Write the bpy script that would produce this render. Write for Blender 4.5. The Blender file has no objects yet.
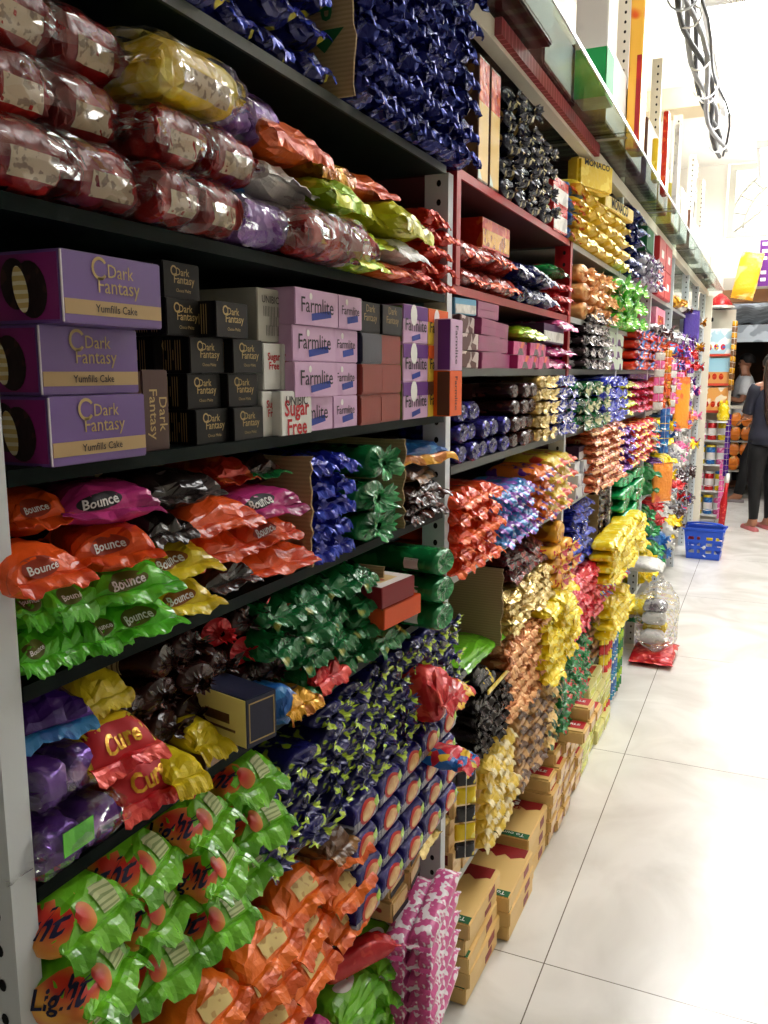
import bpy, bmesh, math, random
from mathutils import Vector, Matrix, Euler, noise
from mathutils.bvhtree import BVHTree

PI = math.pi
S = bpy.context.scene
COL = S.collection
S.view_settings.view_transform = 'Standard'
S.view_settings.look = 'None'
S.view_settings.gamma = 1.0
S.view_settings.use_curve_mapping = False
S.view_settings.exposure = 0.92

# ------------------------------------------------------------------ camera
CAM = Vector((0.6, 0.0, 1.5))
FPX = 850.0
VX, VY = 772.0, 372.0
PITCH = math.atan((512 - VY) / FPX)
YAW = math.atan((VX - 384) / math.hypot(FPX, 512 - VY))
FH = Vector((-math.sin(YAW), math.cos(YAW), 0))
RT = Vector((math.cos(YAW), math.sin(YAW), 0))
DR = FH * math.cos(PITCH) + Vector((0, 0, -math.sin(PITCH)))
UP = RT.cross(DR)

cd = bpy.data.cameras.new('camera')
cam = bpy.data.objects.new('camera', cd)
COL.objects.link(cam)
cd.sensor_fit = 'VERTICAL'
cd.sensor_height = 24.0
cd.lens = 24.0 * FPX / 1024.0
cd.clip_start = 0.02
m = Matrix((RT, UP, -DR)).transposed().to_4x4()
m.translation = CAM
cam.matrix_world = m
S.camera = cam


def on_x(px, py, X=0.0):
    d = DR * FPX + RT * (px - 384) + UP * (512 - py)
    return CAM + d * ((X - CAM.x) / d.x)


def Y(px, py, X=0.0):
    """y along the aisle of the shelf-front point that the survey photograph shows there"""
    return on_x(px, py, X).y


# ------------------------------------------------------------------ materials
def lin(c):
    out = []
    for v in c[:3]:
        v = v / 255.0
        out.append(v / 12.92 if v <= 0.04045 else ((v + 0.055) / 1.055) ** 2.4)
    return (*out, 1.0)


MATS = {}


def nodes(name):
    mt = bpy.data.materials.new(name)
    mt.use_nodes = True
    nt = mt.node_tree
    nt.nodes.clear()
    out = nt.nodes.new('ShaderNodeOutputMaterial')
    return mt, nt, out


def foil(name, c1, c2=None, pat='noise', scale=45.0, thr=0.55, c3=None, rough=0.3, metal=0.0, bump=0.35, bscale=70.0, axis=0, lo=0.0, hi=0.0, spec=0.5, coat=0.0, soft=0.02):
    if name in MATS:
        return MATS[name]
    mt, nt, out = nodes(name)
    N, Lk = nt.nodes, nt.links
    p = N.new('ShaderNodeBsdfPrincipled')
    Lk.new(p.outputs[0], out.inputs[0])
    p.inputs['Roughness'].default_value = rough
    p.inputs['Metallic'].default_value = metal
    p.inputs['Specular IOR Level'].default_value = spec
    p.inputs['Coat Weight'].default_value = coat
    p.inputs['Coat Roughness'].default_value = 0.12
    p.inputs['Base Color'].default_value = lin(c1)
    tc = N.new('ShaderNodeTexCoord')
    if c2 is not None:
        ramp = N.new('ShaderNodeValToRGB')
        ramp.color_ramp.interpolation = 'LINEAR'
        if pat == 'noise':
            t = N.new('ShaderNodeTexNoise')
            t.inputs['Scale'].default_value = scale
            t.inputs['Detail'].default_value = 1.5
            Lk.new(tc.outputs['Object'], t.inputs['Vector'])
            Lk.new(t.outputs['Fac'], ramp.inputs['Fac'])
        elif pat == 'vor':
            t = N.new('ShaderNodeTexVoronoi')
            t.inputs['Scale'].default_value = scale
            Lk.new(tc.outputs['Object'], t.inputs['Vector'])
            sp = N.new('ShaderNodeSeparateColor')
            Lk.new(t.outputs['Color'], sp.inputs[0])
            Lk.new(sp.outputs[0], ramp.inputs['Fac'])
        elif pat == 'wave':
            t = N.new('ShaderNodeTexWave')
            t.bands_direction = 'XYZ'[axis]
            t.inputs['Scale'].default_value = scale
            t.inputs['Distortion'].default_value = 1.0
            Lk.new(tc.outputs['Object'], t.inputs['Vector'])
            Lk.new(t.outputs['Fac'], ramp.inputs['Fac'])
        elif pat == 'band':
            sx = N.new('ShaderNodeSeparateXYZ')
            Lk.new(tc.outputs['Object'], sx.inputs[0])
            mr = N.new('ShaderNodeMath'); mr.operation = 'COMPARE'
            mr.inputs[1].default_value = (lo + hi) / 2
            mr.inputs[2].default_value = (hi - lo) / 2
            Lk.new(sx.outputs[axis], mr.inputs[0])
            Lk.new(mr.outputs[0], ramp.inputs['Fac'])
            thr = 0.5
        e = ramp.color_ramp.elements
        e[0].position = max(0, thr - soft); e[0].color = lin(c1)
        e[1].position = min(1, thr + soft); e[1].color = lin(c2)
        if c3 is not None:
            e3 = ramp.color_ramp.elements.new(min(0.97, thr + 0.16)); e3.color = lin(c2)
            e4 = ramp.color_ramp.elements.new(min(0.99, thr + 0.18)); e4.color = lin(c3)
        Lk.new(ramp.outputs[0], p.inputs['Base Color'])
    if bump > 0:
        t = N.new('ShaderNodeTexNoise')
        t.inputs['Scale'].default_value = bscale
        t.inputs['Detail'].default_value = 3.0
        t.inputs['Distortion'].default_value = 0.6
        Lk.new(tc.outputs['Object'], t.inputs['Vector'])
        b = N.new('ShaderNodeBump')
        b.inputs['Strength'].default_value = bump
        b.inputs['Distance'].default_value = 0.004
        if bump >= 0.3:
            vo = N.new('ShaderNodeTexVoronoi')
            vo.inputs['Scale'].default_value = bscale * 0.8
            Lk.new(tc.outputs['Object'], vo.inputs['Vector'])
            ad = N.new('ShaderNodeMath'); ad.operation = 'MULTIPLY_ADD'
            ad.inputs[1].default_value = 0.9
            Lk.new(vo.outputs['Distance'], ad.inputs[0]); Lk.new(t.outputs['Fac'], ad.inputs[2])
            Lk.new(ad.outputs[0], b.inputs['Height'])
        else:
            Lk.new(t.outputs['Fac'], b.inputs['Height'])
        Lk.new(b.outputs[0], p.inputs['Normal'])
    MATS[name] = mt
    return mt


def paper(name, c1, c2=None, rough=0.55, **k):
    k.setdefault('bump', 0.05)
    k.setdefault('spec', 0.28)
    return foil(name, c1, c2, rough=rough, **k)


def cello(name='clear_cellophane'):
    if name in MATS:
        return MATS[name]
    mt, nt, out = nodes(name)
    N, Lk = nt.nodes, nt.links
    tr = N.new('ShaderNodeBsdfTransparent')
    tr.inputs[0].default_value = (0.97, 0.97, 0.97, 1)
    gl = N.new('ShaderNodeBsdfGlossy')
    gl.inputs['Roughness'].default_value = 0.07
    gl.inputs['Color'].default_value = (1, 1, 1, 1)
    df = N.new('ShaderNodeBsdfDiffuse')
    df.inputs['Color'].default_value = (0.85, 0.85, 0.87, 1)
    mx0 = N.new('ShaderNodeMixShader'); mx0.inputs[0].default_value = 0.012
    mx = N.new('ShaderNodeMixShader')
    lw = N.new('ShaderNodeLayerWeight'); lw.inputs[0].default_value = 0.32
    tc = N.new('ShaderNodeTexCoord')
    t = N.new('ShaderNodeTexVoronoi'); t.inputs['Scale'].default_value = 24
    mpn = N.new('ShaderNodeMapping'); mpn.inputs['Scale'].default_value = (0.8, 1.0, 1.7); mpn.inputs['Rotation'].default_value = (0.4, 0.5, 0.3)
    Lk.new(tc.outputs['Object'], mpn.inputs['Vector']); Lk.new(mpn.outputs[0], t.inputs['Vector'])
    b = N.new('ShaderNodeBump'); b.inputs['Strength'].default_value = 1.0; b.inputs['Distance'].default_value = 0.03
    Lk.new(t.outputs['Distance'], b.inputs['Height'])
    for nd in (gl, df):
        Lk.new(b.outputs[0], nd.inputs['Normal'])
    Lk.new(b.outputs[0], lw.inputs['Normal'])
    Lk.new(tr.outputs[0], mx0.inputs[1]); Lk.new(df.outputs[0], mx0.inputs[2])
    mp = N.new('ShaderNodeMath'); mp.operation = 'MULTIPLY_ADD'
    mp.inputs[1].default_value = 0.42; mp.inputs[2].default_value = 0.05
    Lk.new(lw.outputs['Fresnel'], mp.inputs[0])
    Lk.new(mp.outputs[0], mx.inputs[0])
    Lk.new(mx0.outputs[0], mx.inputs[1]); Lk.new(gl.outputs[0], mx.inputs[2])
    Lk.new(mx.outputs[0], out.inputs[0])
    MATS[name] = mt
    return mt


def glass_mat(name, tint, gloss=0.12):
    mt, nt, out = nodes(name)
    N, Lk = nt.nodes, nt.links
    tr = N.new('ShaderNodeBsdfTransparent'); tr.inputs[0].default_value = tint
    gl = N.new('ShaderNodeBsdfGlossy'); gl.inputs['Roughness'].default_value = 0.06
    mx = N.new('ShaderNodeMixShader')
    lw = N.new('ShaderNodeLayerWeight'); lw.inputs[0].default_value = 0.35
    mp = N.new('ShaderNodeMath'); mp.operation = 'MULTIPLY_ADD'
    mp.inputs[1].default_value = 0.22; mp.inputs[2].default_value = gloss * 0.2
    Lk.new(lw.outputs['Fresnel'], mp.inputs[0]); Lk.new(mp.outputs[0], mx.inputs[0])
    Lk.new(tr.outputs[0], mx.inputs[1]); Lk.new(gl.outputs[0], mx.inputs[2])
    Lk.new(mx.outputs[0], out.inputs[0])
    return mt


def emit(name, col, st):
    mt, nt, out = nodes(name)
    e = nt.nodes.new('ShaderNodeEmission')
    e.inputs[0].default_value = col; e.inputs[1].default_value = st
    nt.links.new(e.outputs[0], out.inputs[0])
    return mt


# ------------------------------------------------------------------ mesh builder
class MB:
    def __init__(self):
        self.v, self.f, self.mi, self.sm = [], [], [], []

    def add(self, vs, fs, mi=0, smooth=True):
        o = len(self.v)
        self.v += [tuple(v) for v in vs]
        for f in fs:
            self.f.append(tuple(i + o for i in f))
            self.mi.append(mi); self.sm.append(smooth)
        return self

    def box(self, x0, x1, y0, y1, z0, z1, mi=0):
        vs = [(x, y, z) for x in (x0, x1) for y in (y0, y1) for z in (z0, z1)]
        fs = [(0, 1, 3, 2), (4, 6, 7, 5), (0, 4, 5, 1), (2, 3, 7, 6), (0, 2, 6, 4), (1, 5, 7, 3)]
        return self.add(vs, fs, mi, False)

    def tube(self, pts, r, n=8, mi=0, caps=True):
        pts = [Vector(p) for p in pts]
        rs = r if isinstance(r, (list, tuple)) else [r] * len(pts)
        vs, fs = [], []
        up = Vector((0.13, 0.21, 1)).normalized()
        for i, p in enumerate(pts):
            d = (pts[min(i + 1, len(pts) - 1)] - pts[max(i - 1, 0)]).normalized()
            a = d.cross(up)
            if a.length < 1e-3:
                a = d.cross(Vector((1, 0, 0)))
            a.normalize(); b = d.cross(a)
            for k in range(n):
                t = 2 * PI * k / n
                vs.append(p + (a * math.cos(t) + b * math.sin(t)) * rs[i])
        for i in range(len(pts) - 1):
            for k in range(n):
                k2 = (k + 1) % n
                fs.append((i * n + k, i * n + k2, (i + 1) * n + k2, (i + 1) * n + k))
        if caps:
            fs.append(tuple(range(n))[::-1]); fs.append(tuple((len(pts) - 1) * n + k for k in range(n)))
        return self.add(vs, fs, mi, True)

    def lathe(self, prof, n=16, axis='z', c=(0, 0, 0), mi=0):
        vs, fs = [], []
        for r, h in prof:
            for k in range(n):
                t = 2 * PI * k / n
                if axis == 'z':
                    vs.append((c[0] + r * math.cos(t), c[1] + r * math.sin(t), c[2] + h))
                else:
                    vs.append((c[0] + h, c[1] + r * math.cos(t), c[2] + r * math.sin(t)))
        for i in range(len(prof) - 1):
            for k in range(n):
                k2 = (k + 1) % n
                fs.append((i * n + k, i * n + k2, (i + 1) * n + k2, (i + 1) * n + k))
        fs.append(tuple(range(n))[::-1]); fs.append(tuple((len(prof) - 1) * n + k for k in range(n)))
        return self.add(vs, fs, mi, True)

    def mesh(self, name, mats, recalc=False):
        me = bpy.data.meshes.new(name)
        me.from_pydata(self.v, [], self.f)
        for mt in (mats if isinstance(mats, (list, tuple)) else [mats]):
            me.materials.append(mt)
        me.polygons.foreach_set('material_index', self.mi)
        me.polygons.foreach_set('use_smooth', self.sm)
        if recalc:
            bm = bmesh.new(); bm.from_mesh(me)
            bmesh.ops.recalc_face_normals(bm, faces=bm.faces)
            bm.to_mesh(me); bm.free()
        me.update()
        return me


def obj(name, me, parent=None, loc=None, rot=None):
    o = bpy.data.objects.new(name, me)
    COL.objects.link(o)
    if parent is not None:
        o.parent = parent
    if loc is not None:
        o.location = loc
    if rot is not None:
        o.rotation_euler = rot
    return o


def tag(o, label=None, cat=None, group=None, kind=None):
    if label: o['label'] = label
    if cat: o['category'] = cat
    if group: o['group'] = group
    if kind: o['kind'] = kind
    return o


LABELS = {}


def put(name, cat, label, group, parts, loc, rot=(0, 0, 0), sc=None):
    """parts: [(part name, mesh, part label or None, [sub-parts])]; copies share the meshes"""
    LABELS[label] = LABELS.get(label, 0) + 1
    if len(parts) == 1 and len(parts[0]) < 4:
        r = obj(name, parts[0][1], None, loc, rot)
    else:
        r = obj(name, None, None, loc, rot)
        r.empty_display_size = 0.03
        for p in parts:
            c = obj(p[0], p[1], r)
            if len(p) > 2 and p[2]:
                c['label'] = p[2]
            if len(p) > 3:
                for q in p[3]:
                    obj(q[0], q[1], c)
    if sc:
        r.scale = sc
    tag(r, label, cat, group)
    return r


ORD = ['first', 'second', 'third', 'fourth', 'fifth', 'sixth', 'seventh', 'eighth', 'ninth', 'tenth', 'eleventh', 'twelfth', 'thirteenth', 'fourteenth', 'fifteenth', 'sixteenth', 'seventeenth', 'eighteenth', 'nineteenth', 'twentieth']


def rowword(r, n):
    if n == 1:
        return ''
    if r == 0:
        return ', bottom row'
    if r == n - 1:
        return ', top row'
    return ', %s row up' % ORD[r]


def lab(desc, r, rows, c, cols):
    s = desc + rowword(r, rows)
    if cols > 1:
        s += ', %s along' % ORD[c]
    return s


# ------------------------------------------------------------------ lettering and flat prints
TXT = {}


def text2d(s, bold=0.0, shear=0.0):
    k = (s, bold, shear)
    if k in TXT:
        return TXT[k]
    cu = bpy.data.curves.new('lettering', 'FONT')
    cu.body = s; cu.align_x = 'CENTER'; cu.align_y = 'CENTER'; cu.resolution_u = 2
    cu.offset = bold; cu.shear = shear; cu.size = 1.0
    cu.space_line = 0.85
    o = bpy.data.objects.new('lettering', cu)
    COL.objects.link(o)
    dg = bpy.context.evaluated_depsgraph_get()
    me = bpy.data.meshes.new_from_object(o.evaluated_get(dg))
    vs = [(v.co.x, v.co.y) for v in me.vertices]
    fs = [tuple(p.vertices) for p in me.polygons]
    bpy.data.objects.remove(o); bpy.data.curves.remove(cu); bpy.data.meshes.remove(me)
    xs = [v[0] for v in vs]; ys = [v[1] for v in vs]
    cx, cy = (min(xs) + max(xs)) / 2, (min(ys) + max(ys)) / 2
    vs = [(x - cx, y - cy) for x, y in vs]
    TXT[k] = (vs, fs, max(xs) - min(xs), max(ys) - min(ys))
    return TXT[k]


def flat(vs2, fs, face, cy, cz, sx, sy, eps, rot=0.0):
    """2-D shape onto the +x ('x'), -y ('y') or +z ('z') side; returns verts, faces"""
    out = []
    c, s = math.cos(rot), math.sin(rot)
    for x, y in vs2:
        x, y = x * sx, y * sy
        x, y = x * c - y * s, x * s + y * c
        if face == 'x':
            out.append((eps, cy + x, cz + y))
        elif face == 'y':
            out.append((cy + x, eps, cz + y))
        else:
            out.append((cy + x, cz + y, eps))
    return out, fs


def disc2d(n=20, rings=1):
    vs = [(0, 0)]
    fs = []
    for r in range(1, rings + 1):
        for k in range(n):
            t = 2 * PI * k / n
            vs.append((math.cos(t) * r / rings, math.sin(t) * r / rings))
    for k in range(n):
        fs.append((0, 1 + k, 1 + (k + 1) % n))
    for r in range(1, rings):
        a, b = 1 + (r - 1) * n, 1 + r * n
        for k in range(n):
            k2 = (k + 1) % n
            fs.append((a + k, b + k, b + k2, a + k2))
    return vs, fs


def rect2d(n=6, k=3):
    vs = [(-0.5 + i / n, -0.5 + j / k) for j in range(k + 1) for i in range(n + 1)]
    fs = [(j * (n + 1) + i, j * (n + 1) + i + 1, (j + 1) * (n + 1) + i + 1, (j + 1) * (n + 1) + i) for j in range(k) for i in range(n)]
    return vs, fs


def text_mesh(s, face, cy, cz, w, eps, mat, bold=0.0, shear=0.0, rot=0.0, name='lettering'):
    vs, fs, tw, th = text2d(s, bold, shear)
    k = w / tw
    a, b = flat(vs, fs, face, cy, cz, k, k, eps, rot)
    return MB().add(a, b, 0, False).mesh(name, mat)


def project(me, vs2, fs, side, c0, c1, sx, sy, mat, off=0.0006, rot=0.0, name='print'):
    """drape a 2-D print over a curved pack: side 'y' (from -y) or 'z' (from above) or 'x'"""
    bv = BVHTree.FromPolygons([v.co for v in me.vertices], [tuple(p.vertices) for p in me.polygons])
    c, s = math.cos(rot), math.sin(rot)
    out = []
    for x, y in vs2:
        x, y = x * sx, y * sy
        x, y = c0 + x * c - y * s, c1 + x * s + y * c
        if side == 'y':
            o, d = Vector((x, -1, y)), Vector((0, 1, 0))
        elif side == 'x':
            o, d = Vector((1, x, y)), Vector((-1, 0, 0))
        else:
            o, d = Vector((x, y, 1)), Vector((0, 0, -1))
        h = bv.ray_cast(o, d)
        if h[0] is None:
            q = bv.find_nearest(Vector((x, 0, y)) if side == 'y' else Vector((x, y, 0.02)))
            out.append(q[0] - d * off)
        else:
            out.append(h[0] - d * off)
    return MB().add(out, fs, 0, True).mesh(name, mat)


# ------------------------------------------------------------------ packs
def se(t, e):
    return math.copysign(abs(t) ** (2.0 / e), t)


def wrap(L, W, H, seed, mats, e=2.6, nu=16, nv=20, pinch=0.3, crumple=0.003, fin=0.02, droop=0.3, wave=0.3, fz=0.45, both=False, finmat=None, matf=None, flatend=True, pleat=0.10, finw=1.0, back=0.25, freq=38.0):
    """flow-wrapped pack: length along -x..0 with the crimped end at x=0, resting on z=0.
    returns body mesh, list of end-seal meshes"""
    fin *= 0.7; wave *= 0.6; pinch *= 0.8
    rnd = random.Random(seed)
    sv = Vector((seed * 3.17, seed * 1.31, seed * 0.77))
    ph = rnd.uniform(0, 6.28)
    kp = rnd.choice((3, 4, 5))

    def prof(s):
        t = min(1.0, (1 - s) / pinch)
        tb = min(1.0, s / (pinch if both else pinch * 0.5))
        if both:
            h = min(math.sin(t * PI / 2), math.sin(tb * PI / 2)) ** 0.55
        else:
            h = min(math.sin(t * PI / 2) ** 0.55, math.sin(tb * PI / 2) ** 0.4 * 1.0)
        return t, tb, max(0.05, h)

    ss = []
    for i in range(nu + 1):
        q = i / nu
        ss.append(q - 0.11 * math.sin(2 * PI * q) * 0.9)
    vs, fs, mi, sm = [], [], [], []
    for i, s in enumerate(ss):
        t, tb, h = prof(s)
        x = -L + s * L
        endw = 1 - min(t, tb if both else 1.0)
        cz = H * 0.5 * (1 - endw) + H * fz * endw
        for k in range(nv):
            a = 2 * PI * k / nv
            cy, sz = se(math.cos(a), e), se(math.sin(a), e)
            y = W / 2 * cy * (1 - 0.10 * endw * (1 - finw) * 10 if finw < 1 else 1 - 0.04 * endw)
            z = cz + H / 2 * h * sz
            z += H * pleat * endw * (1 - endw * 0.5) * math.sin(cy * PI * kp / 2 + ph) * (0.6 + 0.4 * sz)
            p = Vector((x, y, z))
            n1 = 1 - 2 * abs(noise.noise(p * freq + sv))
            n2 = 1 - 2 * abs(noise.noise(p * freq * 2.3 + sv * 2))
            d = crumple * (n1 - 0.45 + 0.4 * (n2 - 0.4)) * (0.55 + 1.1 * endw)
            q = Vector((0, cy, sz)).normalized() * d
            p += q
            p.x += crumple * 0.8 * noise.noise(p * freq * 0.8 - sv)
            p.z = max(0.0005, p.z)
            vs.append(p)
    for i in range(nu):
        t, tb, h = prof((ss[i] + ss[i + 1]) / 2)
        endw = 1 - min(t, tb if both else 1.0)
        for k in range(nv):
            k2 = (k + 1) % nv
            fs.append((i * nv + k, i * nv + k2, (i + 1) * nv + k2, (i + 1) * nv + k))
            mi.append(matf((ss[i] + ss[i + 1]) / 2, (k + 0.5) / nv) if matf else 0)
            sm.append(not (flatend and endw > 0.3))
    B = MB(); B.v = vs; B.f = fs; B.mi = mi; B.sm = sm
    fs.append(tuple(range(nv))[::-1]); mi.append(0); sm.append(False)
    fs.append(tuple(nu * nv + k for k in range(nv))); mi.append(0); sm.append(False)
    B.v = [tuple(v) for v in vs]
    body = B.mesh('wrapper', mats)
    seals = []
    for side in ((1, -1) if both else (1,)):
        nW, nX = 16, 4
        a, f2 = [], []
        pw, pw2, sg = rnd.uniform(0, 6), rnd.uniform(0, 6), rnd.choice((-1, 1))
        dr = droop * rnd.uniform(0.6, 1.3)
        for lay in (0, 1):
            for j in range(nX + 1):
                u = j / nX
                for i in range(nW + 1):
                    w = -0.5 + i / nW
                    x = fin * (u * math.cos(min(1.3, dr * u))) + (0.0022 if (i % 2 and j == nX) else 0)
                    y = w * W * (0.96 + (finw - 1) * 0.7 * 1.0 if finw < 1 else 0.96 + 0.05 * u)
                    z = H * fz - fin * u * math.sin(min(1.3, dr * u)) * 1.2
                    z += fin * wave * (0.25 + u) * (math.sin(w * 9 + pw) + 0.6 * math.sin(w * 21 + pw2)) * 0.6
                    x += fin * wave * u * 0.35 * math.sin(w * 13 + pw2)
                    z += (0.0006 if lay else -0.0006)
                    if j == 0:
                        x = -0.004
                    z = max(0.0004 + 0.001 * lay, z)
                    if side < 0:
                        x = -L - x
                    a.append((x, y, z))
        n1 = (nX + 1) * (nW + 1)
        for lay in (0, 1):
            for j in range(nX):
                for i in range(nW):
                    b0 = lay * n1 + j * (nW + 1) + i
                    q = (b0, b0 + 1, b0 + nW + 2, b0 + nW + 1)
                    f2.append(q if lay else q[::-1])
        for i in range(nW):
            b0 = nX * (nW + 1) + i
            f2.append((b0, b0 + 1, n1 + b0 + 1, n1 + b0))
        for j in range(nX):
            for i0 in (0, nW):
                b0 = j * (nW + 1) + i0
                f2.append((b0, b0 + nW + 1, n1 + b0 + nW + 1, n1 + b0))
        seals.append(MB().add(a, f2, 0, False).mesh('end_seal', finmat or (mats[0] if isinstance(mats, list) else mats)))
    return body, seals


def roll(L, W, H, seed, mats, style='disc', endmat=None, nv=20, crumple=0.0015, e=2.0, flare=0.95, matf=None):
    """round pack along -x..0, its end gathered ('disc') or twisted ('tuft')"""
    rnd = random.Random(seed)
    sv = Vector((seed * 2.1, seed * 0.9, seed * 1.7))
    xs = [-L, -L + 0.004] + [-L + 0.004 + (L - 0.01) * i / 9 for i in range(1, 10)] + [-0.003, 0.0]
    rs = [0.7, 0.95] + [1.0] * 9 + [0.97, 0.88]
    vs, fs = [], []
    for x, r in zip(xs, rs):
        for k in range(nv):
            a = 2 * PI * k / nv
            y, z = W / 2 * r * se(math.cos(a), e), H / 2 * r * se(math.sin(a), e)
            p = Vector((x, y, z))
            d = crumple * (1 - 2 * abs(noise.noise(p * 45 + sv)))
            f = 1 + d / max(W, H) * 2 - crumple / W
            vs.append((x, y * f, H / 2 + z * f))
    mi = []
    for i in range(len(xs) - 1):
        for k in range(nv):
            k2 = (k + 1) % nv
            fs.append((i * nv + k, i * nv + k2, (i + 1) * nv + k2, (i + 1) * nv + k))
            mi.append(matf(i / (len(xs) - 1), (k + .5) / nv) if matf else 0)
    B = MB(); B.add(vs, fs); B.mi = mi
    B.add([vs[k] for k in range(nv)], [tuple(range(nv))[::-1]])
    body = B.mesh('wrapper', mats)
    # gathered end
    ne = 26
    ph = rnd.uniform(0, 6)
    vs, fs = [], []
    if style == 'disc':
        rr = [(0.9, -0.002), (0.8, 0.002), (0.55, 0.0), (0.3, -0.001), (0.12, 0.002)]
        pl = [0.0, 0.03, 0.05, 0.04, 0.02]
    else:
        rr = [(0.9, -0.002), (0.72, 0.10), (0.38, 0.22), (0.22, 0.38), (0.34, 0.52), (0.62 * flare, 0.72), (flare, 0.86)]
        pl = [0.0, 0.05, 0.06, 0.05, 0.10, 0.20, 0.30]
    R = min(W, H) / 2
    tl = Vector((0, rnd.uniform(-0.3, 0.3), rnd.uniform(-0.35, 0.15)))
    for j, (r, x) in enumerate(rr):
        for k in range(ne):
            a = 2 * PI * k / ne
            w = (0.4 if k % 2 else -0.4) + 0.9 * noise.noise(Vector((math.cos(a) * 3, math.sin(a) * 3, r * 3)) + sv) * 2
            w += 0.6 * math.sin(3 * a + ph)
            xx = (x if style == 'disc' else x * R * 1.25) + pl[j] * R * w * 0.7
            rad = 1 + (pl[j] * 0.6 * w if style != 'disc' else 0)
            n = noise.noise(Vector((r * 4, math.cos(a) * 2, math.sin(a) * 2)) + sv)
            rad *= 1 + 0.5 * pl[j] * n * 3
            off = tl * max(0.0, xx)
            vs.append((xx, W / 2 * r * math.cos(a) * rad + off.y, H / 2 + H / 2 * r * math.sin(a) * rad + off.z))
    for j in range(len(rr) - 1):
        for k in range(ne):
            k2 = (k + 1) % ne
            fs.append((j * ne + k, j * ne + k2, (j + 1) * ne + k2, (j + 1) * ne + k))
    if style == 'disc':
        fs.append(tuple((len(rr) - 1) * ne + k for k in range(ne)))
    zmin = min(v[2] for v in vs)
    vs = [(x, y, max(0.0008, z)) for x, y, z in vs]
    end = MB().add(vs, fs, 0, False).mesh('twist_end' if style != 'disc' else 'gathered_end', endmat or (mats[0] if isinstance(mats, list) else mats))
    return body, end


def carton(D, W, H, mat, bev=0.0012, name='carton', lift=True):
    """folded card box, front face at x=0, resting on z=0, with its end-flap seams"""
    bm = bmesh.new()
    bmesh.ops.create_cube(bm, size=1.0)
    for v in bm.verts:
        v.co.x = (v.co.x - 0.5) * D
        v.co.y = v.co.y * W
        v.co.z = (v.co.z + 0.5) * H
    bmesh.ops.bevel(bm, geom=list(bm.edges), offset=bev, segments=2, affect='EDGES')
    me = bpy.data.meshes.new(name)
    bm.to_mesh(me); bm.free()
    me.materials.append(mat)
    return me

# ------------------------------------------------------------------ kinds of pack
def V_wrap(n, W, H, L, mats, prints=None, seed=1, **kw):
    out = []
    for i in range(n):
        body, seals = wrap(L, W, H, seed * 10 + i, mats, **kw)
        parts = [('wrapper', body)] + [('end_seal', s) for s in seals]
        if prints:
            parts += prints(body, W, H, L)
        out.append(parts)
    return out


def V_roll(n, W, H, L, mats, style='disc', endmat=None, seed=1, prints=None, **kw):
    out = []
    for i in range(n):
        body, end = roll(L, W, H, seed * 10 + i, mats, style, endmat, **kw)
        parts = [('wrapper', body), ('gathered_end' if style == 'disc' else 'twist_end', end)]
        if prints:
            parts += prints(body, W, H, L)
        out.append(parts)
    return out


def V_one(vs):
    """fewer parts for packs far down the aisle"""
    return [[(p[0][0], p[0][1]), (p[1][0], p[1][1])] for p in vs]


RND = random.Random(11)


def stack(name, cat, desc, group, var, y0, y1, zs, rows, cols, h, x=0.0, jx=0.008, jy=0.003, jr=0.08, rot=0.0, skip=None, stepx=0.0, dz=0.002, stag=0.0, colstep=0.0):
    """packs side by side along the shelf and on top of each other"""
    pitch = (y1 - y0) / cols
    for r in range(rows):
        for c in range(cols):
            if skip and skip(r, c):
                continue
            st = (stag * pitch if r % 2 else 0)
            put(name, cat, lab(desc, r, rows, c, cols), group, RND.choice(var),
                (x - r * stepx + c * colstep + RND.uniform(-jx, jx), y0 + (c + 0.5) * pitch + st + RND.uniform(-jy, jy), zs + r * (h + 0.0006) + 0.001),
                (RND.uniform(-0.03, 0.03), 0, rot + RND.uniform(-jr, jr)))


def lie(name, cat, label, group, parts, y0, z, xf, W, rz=0.0):
    """a pack lying along the shelf, its near end at y0"""
    return put(name, cat, label, group, parts, (xf - W / 2, y0, z), (0, 0, PI / 2 + rz))


# ------------------------------------------------------------------ the room
def structure(name, mb, mats):
    o = obj(name, mb.mesh(name, mats))
    o['kind'] = 'structure'
    return o


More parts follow.
